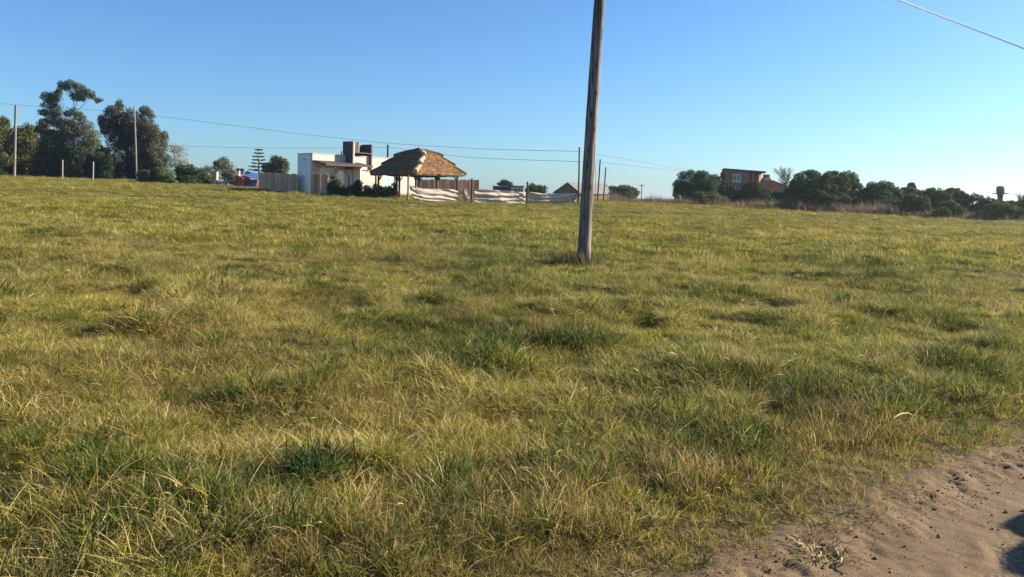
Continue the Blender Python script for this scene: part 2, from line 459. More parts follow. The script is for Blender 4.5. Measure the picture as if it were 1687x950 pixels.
for s in range(3):
    reg('green', [blades(26, .10, (.08, .22), .0068, .5, 1.2, [(GREEN, 6), (YELG, 2), (STRAW, .8)], 10 + s)])
    reg('yel', [blades(24, .10, (.08, .22), .0060, .55, 1.3, [(YELG, 5), (GREEN, 2.4), (STRAW, 1.6)], 20 + s)])
    reg('straw', [blades(20, .12, (.14, .36), .0050, .9, .9, [(STRAW, 5), (YELG, 1.5), (BROWN, .6)], 30 + s),
                  blades(11, .10, (.08, .20), .0062, .5, 1.1, [(GREEN, 3), (YELG, 2)], 35 + s)])
    reg('litter', [blades(20, .16, (.08, .30), .0050, 1.38, .25, [(STRAW, 4), (BROWN, 2), (YELG, .7)], 40 + s)])
    reg('dark', [blades(20, .07, (.16, .34), .0090, .45, 1.1, [(DARK, 5), (GREEN, 2)], 50 + s, tipdry=.15),
                 blades(8, .10, (.08, .2), .0060, .6, .9, [(STRAW, 2), (YELG, 2)], 55 + s)])
    reg('stalk', [blades(12, .09, (.12, .30), .0030, .35, .5, [(BROWN, 4), (STRAW, 3)], 60 + s),
                  blades(14, .09, (.06, .16), .0060, .6, 1.0, [(YELG, 3), (GREEN, 2), (BROWN, 2)], 65 + s)])
    reg('mat', [blades(34, .16, (.06, .17), .0056, 1.0, .7, [(GREEN, 1.5), (YELG, 1.6), (BROWN, 4), (STRAW, 1.8)], 70 + s)])
    # further off: wider tufts
    reg('fgreen', [blades(46, .26, (.08, .20), .011, .4, .9, [(GREEN, 5), (YELG, 3), (STRAW, .8)], 80 + s, 3)])
    reg('fyel', [blades(46, .26, (.08, .20), .010, .45, 1.0, [(YELG, 6), (GREEN, 2), (STRAW, 1.6)], 90 + s, 3)])
    reg('fstraw', [blades(46, .28, (.10, .26), .009, .7, .9, [(STRAW, 4), (YELG, 3), (BROWN, .8)], 100 + s, 3)])
    reg('fdark', [blades(46, .24, (.10, .24), .012, .4, .9, [(DARK, 3), (GREEN, 4), (YELG, 1)], 110 + s, 3)])
    reg('xyel', [blades(70, .6, (.09, .22), .022, .5, .8, [(YELG, 6), (GREEN, 1.6), (STRAW, 2)], 120 + s, 2)])
    reg('xgreen', [blades(70, .6, (.09, .22), .022, .5, .8, [(YELG, 4), (GREEN, 4), (STRAW, 1)], 130 + s, 2)])
    reg('xstraw', [blades(70, .6, (.10, .24), .020, .6, .8, [(STRAW, 3), (YELG, 5), (BROWN, .8)], 140 + s, 2)])

def scatter():
    P = []
    def band(y0, y1, dens, cls):
        ymid = np.linspace(y0, y1, 400)
        wid = 2 * (.84 * ymid + 1.6)
        area = float(np.sum((wid[1:] + wid[:-1]) * np.diff(ymid)) / 2); n = int(area * dens)
        # depth drawn with weight ~ width
        cdf = np.cumsum(wid); cdf /= cdf[-1]
        y = np.interp(rng.random(n), cdf, ymid); x = (rng.random(n) * 2 - 1) * (.84 * y + 1.6)
        P.append(np.stack([x, y, np.full(n, cls)], -1))
    band(2.2, 10.5, 560, 0)
    band(9.0, 21, 230, 0)
    band(17, 42, 24, 1)
    band(34, 62, 11, 1)
    band(52, 150, 4.0, 2)
    P = np.vstack(P)
    x, y, cls = P[:, 0], P[:, 1], P[:, 2]
    s, u = road_s(x, y)
    # verge thins out into the road
    keep = rng.random(len(x)) < sstep(-.16, .30, s)
    keep &= ~((s < -.0) & (fbm(x / .3, y / .3, 77, 2) < .55))
    x, y, cls, s, u = x[keep], y[keep], cls[keep], s[keep], u[keep]
    n = len(x)
    lat = x / (y + 3)
    dry = fbm(x / 2.6, y / 2.6, 11, 3) * .75 + vnoise(x / .27, y / .27, 14) * .50 - .14 - .40 * lat * sstep(40, 5, y) - .06 
    grn = fbm(x / 1.3 + 40, y / 1.3, 21, 3) * .7 + vnoise(x / .25, y / .25, 24) * .5 - .08
    drk = fbm(x / .8 - 30, y / .8, 27, 2)
    q = rng.random(n)
    kind = np.empty(n, dtype=object)
    near = cls == 0
    nearf = lambda a: np.where(near, a, '')
    dn = sstep(.38, .68, dry); gn = sstep(.38, .66, grn)
    # weights
    nr = sstep(13, 5, y)
    dn = np.clip(dn + .30 * nr * sstep(.25, -.25, lat), 0, 1); rus = sstep(.60, .74, fbm(x / 1.1 + 9, y / 1.1, 29, 3))
    wts = np.stack([.22 + 1.0 * gn * (1 - .5 * dn), .70 + 0 * dn, .05 + .80 * dn, .12 + .35 * dn, .02 + .75 * sstep(.55, .70, drk) * (1 - .6 * dn), .08 + .14 * dn + 1.6 * rus], 1)
    verge = sstep(1.25, .1, s)[:, None]
    wts = wts * (1 - verge * np.array([[.65, .55, .5, -1.6, .9, -.8]]))
    wts = np.concatenate([wts, .04 + 2.2 * verge], 1)
    cw = np.cumsum(wts, 1); cw /= cw[:, -1:]
    k = (q[:, None] > cw).sum(1)
    names = ['green', 'yel', 'straw', 'litter', 'dark', 'stalk', 'mat']
    fnames = ['fgreen', 'fyel', 'fstraw', 'fstraw', 'fdark', 'fyel', 'fyel']
    xnames = ['xgreen', 'xyel', 'xstraw', 'xstraw', 'xgreen', 'xyel', 'xyel']
    tab = np.array([[TN[a][j] for j in range(3)] for a in names + fnames + xnames])
    idx = tab[k + 7 * cls.astype(int), rng.integers(0, 3, n)]
    cell = vnoise(x / .24 + 5, y / .24, 44) * .6 + vnoise(x / .12, y / .12 + 3, 45) * .4
    hn = (.20 + .66 * fbm(x / .9, y / .9, 41, 2)) * (.45 + 1.1 * cell)
    scl = hn * rng.uniform(.75, 1.25, n)
    scl *= 1 - .42 * sstep(.75, .15, s)
    scl *= 1 - .15 * sstep(9, 25, y)
    big = (rng.random(n) < .07) & (cls > 0); scl = np.where(big, scl * rng.uniform(1.3, 2.0, n), scl)
    sxy = np.where(cls == 0, scl, rng.uniform(.85, 1.25, n))
    szz = np.where(cls == 0, scl, scl * (1.1 - .45 * sstep(25, 55, y)))
    # wind-laid: common lean plus randomness
    rot = np.stack([rng.normal(0, .16, n), rng.normal(0, .16, n), rng.random(n) * 2 * np.pi], -1)
    warm = fbm(x / 4.5, y / 4.5, 61, 2)
    br = rng.uniform(.7, 1.3, n) * (.78 + .44 * fbm(x / 1.7, y / 1.7, 63, 2)) 
    tint = np.stack([br * (.86 + .20 * warm), br * (.97 + .06 * warm), br * (.95 - .1 * warm), np.ones(n)], -1)
    co = np.stack([x, y, gz(x, y) - .004], -1)
    # two hand placed dark broad-leaved clumps seen in the photograph
    return co, idx, np.stack([sxy, sxy, szz], -1), rot, tint

def extra(px, py, kinds, n, rad, sc, tint=(1, 1, 1)):
    d = field_d(px, py); x0 = XZ(px, py, d)[0]; a = rng.random(n) * 2 * np.pi; r = rad * np.sqrt(rng.random(n))
    x = x0 + r * np.cos(a); y = d + r * np.sin(a)
    idx = np.array([TN[kinds[rng.integers(len(kinds))]][rng.integers(3)] for _ in range(n)])
    scl = sc * rng.uniform(.75, 1.25, n)
    rot = np.stack([rng.normal(0, .2, n), rng.normal(0, .2, n), rng.random(n) * 6.28], -1)
    t = np.ones((n, 4)); t[:, :3] = np.array(tint) * rng.uniform(.8, 1.2, (n, 1))
    return np.stack([x, y, gz(x, y)], -1), idx, np.stack([scl] * 3, -1), rot, t

def instancer(name, data, label, cat=None):
    co, idx, scl, rot, tint = data
    me = bpy.data.meshes.new(name); n = len(co)
    me.vertices.add(n); me.vertices.foreach_set('co', co.astype(np.float32).ravel())
    a = me.attributes.new('idx', 'INT', 'POINT'); a.data.foreach_set('value', idx.astype(np.int32))
    a = me.attributes.new('scl', 'FLOAT_VECTOR', 'POINT'); a.data.foreach_set('vector', scl.astype(np.float32).ravel())
    a = me.attributes.new('rot', 'FLOAT_VECTOR', 'POINT'); a.data.foreach_set('vector', rot.astype(np.float32).ravel())
    a = me.attributes.new('tint', 'FLOAT_COLOR', 'POINT'); a.data.foreach_set('color', tint.astype(np.float32).ravel())
    me.materials.append(M['grass'])
    o = bpy.data.objects.new(name, me); C.objects.link(o)
    ng = bpy.data.node_groups.new('grow_' + name, 'GeometryNodeTree')
    ng.interface.new_socket('Geometry', in_out='INPUT', socket_type='NodeSocketGeometry')
    ng.interface.new_socket('Geometry', in_out='OUTPUT', socket_type='NodeSocketGeometry')
    N = ng.nodes; L = ng.links
    gi = N.new('NodeGroupInput'); go = N.new('NodeGroupOutput')
    ci = N.new('GeometryNodeCollectionInfo'); ci.inputs['Collection'].default_value = tufts
    ci.inputs['Separate Children'].default_value = True; ci.inputs['Reset Children'].default_value = True
    ip = N.new('GeometryNodeInstanceOnPoints'); ip.inputs['Pick Instance'].default_value = True
    def na(nm, ty):
        q = N.new('GeometryNodeInputNamedAttribute'); q.data_type = ty; q.inputs['Name'].default_value = nm; return q.outputs['Attribute']
    L.new(gi.outputs[0], ip.inputs['Points']); L.new(ci.outputs[0], ip.inputs['Instance'])
    L.new(na('idx', 'INT'), ip.inputs['Instance Index']); L.new(na('scl', 'FLOAT_VECTOR'), ip.inputs['Scale'])
    e2r = N.new('FunctionNodeEulerToRotation'); L.new(na('rot', 'FLOAT_VECTOR'), e2r.inputs[0]); L.new(e2r.outputs[0], ip.inputs['Rotation'])
    L.new(ip.outputs[0], go.inputs[0])
    md = o.modifiers.new('grow', 'NODES'); md.node_group = ng
    return tag(o, label, cat, None, 'stuff')

data = [scatter(),
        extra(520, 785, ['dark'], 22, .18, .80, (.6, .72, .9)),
        extra(430, 860, ['dark', 'green'], 40, .34, .72, (.9, 1, .8)),
        extra(930, 770, ['dark', 'green'], 30, .28, .75),
        extra(845, 445, ['dark', 'green'], 60, .6, 1.0)]
instancer('grass', tuple(np.concatenate([d[i] for d in data]) for i in range(5)), 'rough autumn pasture of green, yellow and straw coloured grass', 'grass')

# ------------------------------------------------------------------ foliage builders
def leaves_on(clumps, dens, ls, pal, seed, aspect=1.0, droop=0.0, outward=.6):
    """clumps: (cx,cy,cz,rx,ry,rz). leaf faces spread through the shell of each clump"""
    g = np.random.default_rng(seed)
    Ps, Ns, Cs = [], [], []
    for (cx, cy, cz, rx, ry, rz) in clumps:
        area = 4 * math.pi * ((rx * ry) ** 1.6 / 3 + (rx * rz) ** 1.6 / 3 + (ry * rz) ** 1.6 / 3) ** (1 / 1.6)
        n = max(12, int(area * dens / (ls * ls * aspect)))
        d = g.normal(0, 1, (n, 3)); d /= np.linalg.norm(d, axis=1)[:, None]
        rad = 1 - np.abs(g.normal(0, .28, n)); rad = np.clip(rad, .1, 1) + g.normal(0, .05, n)
        Ps.append(np.array([cx, cy, cz]) + d * rad[:, None] * np.array([rx, ry, rz])); Ns.append(d)
        c = pal[g.integers(0, len(pal), n)] * g.uniform(.7, 1.3, (n, 1)) * g.uniform(.85, 1.18)
        Cs.append(c)
    P = np.vstack(Ps); D = np.vstack(Ns); Cc = np.vstack(Cs); n = len(P)
    nn = D * outward + g.normal(0, .6, (n, 3)); nn /= np.linalg.norm(nn, axis=1)[:, None]
    t = g.normal(0, 1, (n, 3)); t[:, 2] -= droop * 2.5
    t -= nn * (t * nn).sum(1)[:, None]; t /= np.linalg.norm(t, axis=1)[:, None] + 1e-9
    b = np.cross(nn, t)
    l = ls * g.uniform(.6, 1.4, (n, 1)) * .5; w = l * aspect
    V = np.stack([P - t * l, P + b * w + nn * l * .2, P + t * l, P - b * w + nn * l * .2], 1).reshape(-1, 3)
    F = np.arange(n * 4).reshape(n, 4)
    return V, F, np.repeat(Cc, 4, axis=0)

def subclumps(blobs, n, fr, seed, bottom=-.35):
    g = np.random.default_rng(seed); out = []
    for b in blobs:
        cx, cy, cz, rx, ry, rz = b[:6]
        out.append((cx, cy, cz, rx * .72, ry * .72, rz * .72))
        k = 0
        while k < n:
            d = g.normal(0, 1, 3); d /= np.linalg.norm(d)
            if d[2] < bottom: continue
            f = fr * g.uniform(.7, 1.35); q = (1 - f * .62) * g.uniform(.93, 1.06)
            out.append((cx + d[0] * rx * q, cy + d[1] * ry * q, cz + d[2] * rz * q, rx * f, ry * f, rz * f * .9)); k += 1
    return out

SHRUB = np.array([[.040, .062, .022], [.052, .075, .026], [.034, .054, .022], [.062, .078, .028]])
SHRUBL = np.array([[.075, .105, .030], [.062, .09, .028], [.09, .115, .036]])
EUC = np.array([[.070, .078, .042], [.085, .085, .045], [.06, .07, .04], [.11, .09, .05]])
CASU = np.array([[.050, .052, .028], [.065, .058, .032], [.045, .05, .030], [.085, .062, .035]])
CONI = np.array([[.075, .085, .02], [.10, .10, .022], [.055, .07, .02], [.12, .11, .028]])
OLIVE = np.array([[.09, .095, .04], [.12, .11, .05], [.075, .085, .035]])
BRUSH = np.array([[.17, .115, .075], [.13, .088, .058], [.20, .135, .088], [.09, .068, .045]])
PALE = np.array([[.42, .40, .36], [.34, .33, .29], [.22, .23, .16]])
DKGREEN = np.array([[.028, .048, .026], [.035, .055, .028]])

EUC = EUC * np.array([1.25, 1.45, 1.25]); SHRUB = SHRUB * np.array([1.25, 1.5, 1.25]); CASU = CASU * 1.35; CONI = CONI * 1.0; OLIVE = OLIVE * 1.25; SHRUBL = SHRUBL * 1.2

def limbs(base, targets, r0, seed, trunk_to=None):
    """tapered trunk and limbs that run from the base to the crown masses (local coordinates)"""
    random.seed(seed); mb = MB()
    top = Vector(trunk_to)
    pts = [Vector((0, 0, -.25))] + [top * t + Vector((random.uniform(-.12, .12), random.uniform(-.12, .12), 0)) * t for t in (.2, .4, .6, .8, 1)]
    mb.tube(pts, [r0 * 1.2, r0, r0 * .85, r0 * .7, r0 * .52, r0 * .35], 8, .15)
    for t in targets:
        t = Vector(t); s = min(pts[2:], key=lambda q: abs(q.z - t.z * .72) + .3 * (q - t).length)
        mid = s.lerp(t, .5) + Vector((random.uniform(-.2, .2), random.uniform(-.2, .2), random.uniform(-.1, .3)))
        mb.tube([s, mid, t], [r0 * .42, r0 * .28, r0 * .09], 6, .1)
    return mb

def plant(name, label, cat, px, d, blobs, pal, ls=.18, dens=.95, sub=14, fr=.42, seed=1, bark='bark', r0=.12, aspect=.75, droop=0., group=None, parts=('trunk', 'crown'), limb_idx=None, bottom=-.8, top=None, skirt=True, outward=.6):
    """blobs: (px, py, dd, rx_px, ry_px) measured in the photograph at distance d, turned into metres"""
    o = G(px, d); root = empty(name, o, label, cat, group)
    k = d / FPX; bl = []
    for (bx, by, dd, rx, ry) in blobs:
        q = (d + dd) / FPX; wx, wz = XZ(bx, by, d + dd)
        bl.append((wx - o.x, dd, wz - o.z, rx * q, max(rx, ry) * q * .85, ry * q))
    tg = [(b[0], b[1], b[2]) for b in bl]
    if skirt:                                   # growth that hangs down to the ground under the low masses
        for b in list(bl):
            zb = b[2] - b[5]
            if zb < 2.2: bl.append((b[0], b[1], max(b[2] * .42, .15), b[3] * .92, b[4] * .92, max(b[2] * .5, .3)))
    tt = top or max(tg, key=lambda t: t[2])
    if top is not None:
        wx, wz = XZ(top[0], top[1], d); tt = (wx - o.x, 0, wz - o.z)
    limbs(o, tg if limb_idx is None else [tg[i] for i in limb_idx], r0, seed, tt).build(parts[0], M[bark], root, smooth=True)
    V, F, cc = leaves_on(subclumps(bl, sub, fr, seed, bottom), dens, ls, pal, seed + 500, aspect, droop, outward)
    mesh_obj(parts[1], V, F, M['leaf'], root, col=cc)
    return root

# ------------------------------------------------------------------ trees on the left
SF = ('stem', 'foliage')
gl = 'trees along the left skyline'
plant('conifer_tree', 'dark yellow-green conifer cut off by the left edge of the photo', 'tree', 0, 112,
      [(2, 228, 0, 22, 34), (22, 262, 2, 20, 26), (-8, 262, 1, 26, 32), (12, 270, -1, 16, 22), (4, 205, 0, 11, 12)], CONI, .26, .9, 20, .36, 1, r0=.2, group=gl)
plant('conifer_tree', 'yellow-green conifer just right of the leftmost grey utility pole', 'tree', 40, 114,
      [(42, 232, 0, 19, 28), (56, 250, 2, 16, 34), (36, 265, 0, 24, 28), (50, 275, -2, 18, 17)], CONI, .26, .9, 20, .36, 2, r0=.2, group=gl)
plant('conifer_tree', 'broad yellow-green conifer below and left of the tall eucalyptus', 'tree', 80, 108,
      [(72, 212, 0, 13, 15), (82, 240, 0, 22, 26), (92, 268, -1, 24, 24), (68, 265, 0, 18, 26), (100, 250, -1, 12, 16)], CONI, .26, .9, 20, .36, 3, r0=.22, group=gl)
plant('eucalyptus_tree', 'tall open eucalyptus with a flat windswept top on the left skyline', 'tree', 122, 122,
      [(104, 142, 0, 9, 10), (117, 143, 0, 12, 12), (131, 149, 0, 11, 12), (122, 158, .5, 9, 10), (142, 154, 0, 9, 9), (152, 158, .5, 8, 8), (162, 164, 1, 7, 6), (97, 152, .6, 7, 9), (135, 162, 0, 7, 6),
       (76, 160, 0, 11, 9), (89, 162, 0, 11, 12), (80, 172, 0, 13, 11), (94, 180, .3, 10, 12), (72, 186, 0, 9, 8), (88, 193, 0, 13, 11), (76, 200, 0, 10, 8), (118, 186, .6, 12, 9), (131, 192, .6, 10, 9), (105, 203, 1, 20, 12),
       (128, 212, 0, 26, 18), (112, 228, 0, 24, 24), (145, 230, 0, 18, 22), (125, 255, 0, 30, 26), (148, 258, 0, 20, 28), (130, 275, 0, 34, 18)], EUC, .24, .55, 10, .52, 4, 'pale_bark', .15, .45, .8, gl, top=(121, 160), limb_idx=(2, 5, 10), outward=.3)
plant('casuarina_tree', 'big dense brown-green casuarina behind the thin grey pole', 'tree', 215, 110,
      [(200, 190, 0, 15, 26), (182, 200, 0, 17, 26), (240, 200, 0, 15, 24), (222, 205, 0, 17, 26), (190, 235, 0, 22, 30), (225, 240, 0, 26, 32), (255, 235, 0, 18, 32), (262, 265, 0, 18, 24), (205, 272, 0, 32, 22), (240, 275, 0, 28, 20)], CASU, .26, .85, 18, .34, 5, r0=.3, aspect=.4, droop=.3, group=gl)
plant('dark_bush', 'dark evergreen bush at the foot of the eucalyptus beside the right short post', 'bush', 172, 105,
      [(163, 268, 0, 15, 20), (178, 270, 0, 15, 20), (152, 274, 2, 14, 18), (170, 252, 2, 10, 14)], DKGREEN, .2, .9, 14, .4, 6, parts=SF, r0=.1)
plant('low_bush', 'small yellow-green bush between the two short pale posts', 'bush', 118, 104,
      [(117, 281, 0, 12, 12), (128, 286, 0, 8, 8)], CONI, .2, .9, 12, .4, 7, parts=SF, r0=.06)
plant('round_bush', 'dense rounded green bush in front of the casuarina', 'bush', 256, 92,
      [(250, 292, 0, 24, 15), (265, 288, 0, 20, 14), (278, 297, -1, 13, 9)], SHRUBL, .15, .95, 22, .3, 8, parts=SF, r0=.08, aspect=.4)
plant('pale_tree', 'pale silvery half-bare tree right of the casuarina', 'tree', 293, 118,
      [(285, 246, 0, 10, 10), (299, 250, 0, 10, 13), (290, 265, 0, 14, 14), (303, 272, 0, 9, 14)], PALE, .17, .30, 10, .45, 9, 'pale_bark', .12, .5, .3)
plant('spreading_bush', 'dark green spreading bush left of the small ochre wall', 'bush', 315, 90,
      [(308, 282, 0, 18, 14), (325, 288, 0, 17, 13), (340, 297, 0, 9, 9), (312, 298, -1, 22, 10)], SHRUB, .16, .9, 20, .32, 10, parts=SF, r0=.09)
plant('mixed_tree', 'slim green and brown tree above the ochre wall', 'tree', 370, 120,
      [(367, 266, 0, 11, 9), (357, 272, 0, 7, 9), (373, 280, 0, 14, 14), (385, 290, 0, 10, 12)], OLIVE, .17, .55, 12, .42, 11, 'pale_bark', .12)
plant('bare_shrub', 'reddish brown twiggy shrub behind the ochre wall', 'shrub', 345, 124,
      [(340, 284, 0, 12, 12), (352, 280, 0, 8, 9), (332, 290, 0, 9, 10)], BRUSH, .15, .35, 10, .45, 12, parts=SF, r0=.05, aspect=.3)
plant('dark_tree', 'small dark tree just left of the araucaria', 'tree', 397, 150,
      [(396, 283, 0, 7, 7), (408, 287, 0, 6, 6)], DKGREEN, .22, .8, 10, .4, 13)
plant('round_tree', 'round-crowned grey-green tree behind the brown plank fence', 'tree', 455, 105,
      [(455, 268, 0, 17, 13), (444, 276, 0, 13, 12), (468, 275, 0, 9, 13), (455, 284, 0, 20, 10)], EUC, .18, .75, 14, .4, 14, r0=.14)

def araucaria():
    d = 105; root = empty('araucaria_tree', G(425, d), 'sparse tiered araucaria standing behind the red shed', 'tree')
    o = root.location; h = Z(245, d) - o.z
    MB().tube([(0, 0, -.2), (.05, 0, h * .5), (-.1, 0, h)], [.13, .09, .02], 7).build('trunk', M['bark'], root, smooth=True)
    g = np.random.default_rng(4); cl = []; br = MB()
    for t in np.linspace(.3, .97, 8):
        nb = 5
        for k in range(nb):
            a = k * 2 * math.pi / nb + t * 9; ln = 1.35 * (1.08 - t) * g.uniform(.8, 1.2) + .25
            z0 = h * t; e = Vector((math.cos(a) * ln, math.sin(a) * ln, z0 + .12 * ln))
            br.tube([(0, 0, z0), (e.x * .6, e.y * .6, z0 - .04), e], [.03, .025, .012], 5)
            for q in (.55, .8, 1.0): cl.append((e.x * q, e.y * q, z0 + .1 * ln * q, .2, .2, .09))
    tag(br.build('branches', M['bark'], root), kind='stuff')
    V, F, cc = leaves_on(cl, 1.0, .1, SHRUB, 3, .5); mesh_obj('crown', V, F, M['leaf'], root, col=cc)
araucaria()

# ------------------------------------------------------------------ small buildings on the left skyline
def local_box_thing(name, px, d, label, cat, rz=0, group=None): return empty(name, G(px, d), label, cat, group, rz)

def small_left():
    # ochre wall stub, pale slab, low dark shelter
    r = local_box_thing('ochre_wall', 353, 92, 'narrow ochre yellow wall stub beside the spreading bush', 'wall', R(-20))
    MB().box(-.42, .42, -.15, .15, -.2, 1.5).build('wall', M['yellowwall'], r); MB().box(-.47, .47, -.2, .2, 1.502, 1.56).build('coping', M['concrete'], r)
    r = local_box_thing('rubble_slab', 366, 90, 'low pale grey sloping slab next to the ochre wall', 'slab', R(12))
    MB().add([(-.75, -.6, -.2), (.8, -.6, -.2), (.8, .6, -.2), (-.75, .6, -.2), (-.7, -.55, .62), (.75, -.55, .38), (.75, .55, .40), (-.7, .55, .66)], [[3, 2, 1, 0], [4, 5, 6, 7], [0, 1, 5, 4], [1, 2, 6, 5], [2, 3, 7, 6], [3, 0, 4, 7]]).build('slab', M['concrete'], r)
    for q in (-.5, .5): MB().box(q - .06, q + .06, -.66, -.602, -.2, .45).build('prop', M['grey_wood'], r)
    r = local_box_thing('low_shelter', 380, 90, 'low dark open shelter with thin grey roof left of the red shed', 'shelter')
    MB().box(-.75, .65, -.5, .6, .52, .60).build('roof', M['concrete'], r); MB().box(-.6, .5, .3, .4, -.2, .517).build('back_wall', M['dark_in'], r)
    for q in (-.62, .52): MB().box(q, q + .09, -.45, -.36, -.2, .517).build('post', M['dark_wood'], r)
    # red shed with blue roof
    d = 82; r = local_box_thing('red_shed', 404, d, 'small red shed with bright blue roof left of the plank fence', 'shed', R(-8))
    b = MB(); b.box(-.9, .05, -.6, 1.4, -.3, 1.05); b.add([(-.9, -.6, 1.05), (.05, -.6, 1.05), (-.75, -.6, 1.4), (-.9, 1.4, 1.05), (.05, 1.4, 1.05), (-.75, 1.4, 1.4)], [[0, 1, 2], [3, 5, 4], [0, 2, 5, 3], [1, 4, 5, 2]])
    b.build('wall', M['redpaint'], r)
    MB().box(.053, 1.35, .0, 1.5, -.3, .95).build('side_wall', M['redpaint'], r)
    MB().add([(-.2, -.25, 1.28), (1.45, -.25, .98), (1.45, 1.6, 1.5), (-.2, 1.6, 1.62), (-.2, -.25, 1.33), (1.45, -.25, 1.03), (1.45, 1.6, 1.55), (-.2, 1.6, 1.67)], [[3, 2, 1, 0], [4, 5, 6, 7], [0, 1, 5, 4], [1, 2, 6, 5], [2, 3, 7, 6], [3, 0, 4, 7]]).build('roof', M['bluemetal'], r)
    MB().box(.25, 1.3, -.16, -.1, .12, .55).build('door', M['bluemetal'], r)
    v = MB(); v.tube([(-.62, -.2, 1.2), (-.62, -.2, 1.75)], .09, 10); v.tube([(-.62, -.2, 1.75), (-.62, -.2, 1.84)], [.16, .05], 10); v.build('vent_pipe', M['whiteframe'], r, smooth=False)
small_left()

# ------------------------------------------------------------------ plank fences
def plank_fence(name, label, p0, p1, h0, h1, w=.3, gap=.012, seed=1, group=None, jitter=.06, rail=True):
    """p0,p1 = (px, distance). every board is its own part"""
    a = G(*p0); b = G(*p1); dv = Vector((b.x - a.x, b.y - a.y, 0)); L = dv.length; ang = math.atan2(dv.y, dv.x)
    root = empty(name, a, label, 'fence', group, ang)
    g = random.Random(seed); n = int(L / (w + gap)); step = L / n; meshes = []
    for v in range(8):
        hh = 1.0; mb = MB()
        q = [g.uniform(-.01, .01) for _ in range(4)]
        ww = (step - gap) / 2
        mb.add([(-ww, 0, -.15), (ww, 0, -.15), (ww, .03, -.15), (-ww, .03, -.15), (-ww + q[0], 0, 1 + q[1]), (ww + q[2], 0, 1 + q[3]), (ww + q[2], .03, 1 + q[3]), (-ww + q[0], .03, 1 + q[1])],
               [[3, 2, 1, 0], [4, 5, 6, 7], [0, 1, 5, 4], [1, 2, 6, 5], [2, 3, 7, 6], [3, 0, 4, 7]])
        me = bpy.data.meshes.new('plank'); me.from_pydata(mb.v, [], mb.f); me.update(); me.materials.append(M['plank%d' % (v % 4)]); meshes.append(me)
    for i in range(n):
        t = (i + .5) / n; x = L * t
        wx = a.x + dv.x * t; wy = a.y + dv.y * t
        o = bpy.data.objects.new('plank', g.choice(meshes)); C.objects.link(o); o.parent = root
        o.location = (x, g.uniform(-.012, .012), gzf(wx, wy) - a.z); o.scale = (1, 1, (h0 + (h1 - h0) * t) * (1 + g.uniform(-jitter, jitter) * .5))
    if rail:
        zb = gzf(b.x, b.y) - a.z
        for f in (.25, .8):
            mb = MB(); mb.add([(0, .045, h0 * f), (L, .045, zb + h1 * f), (L, .10, zb + h1 * f), (0, .10, h0 * f), (0, .045, h0 * f + .08), (L, .045, zb + h1 * f + .08), (L, .10, zb + h1 * f + .08), (0, .10, h0 * f + .08)],
                              [[3, 2, 1, 0], [4, 5, 6, 7], [0, 1, 5, 4], [1, 2, 6, 5], [2, 3, 7, 6], [3, 0, 4, 7]])
            mb.build('rail', M['plank3'], root)
    return root
gf = 'brown plank fences'
plank_fence('plank_fence', 'long brown vertical plank fence left of the white house', (425, 74), (489.5, 67.3), 1.62, 1.66, .3, seed=3)
plank_fence('plank_screen', 'short brown plank screen in front of the white house', (511.5, 64.2), (540, 63), 1.72, 1.72, .26, seed=5, jitter=.02)
plank_fence('plank_fence', 'far brown plank fence seen under the thatched gazebo', (684, 84), (789, 80), 1.75, 1.78, .24, seed=7)

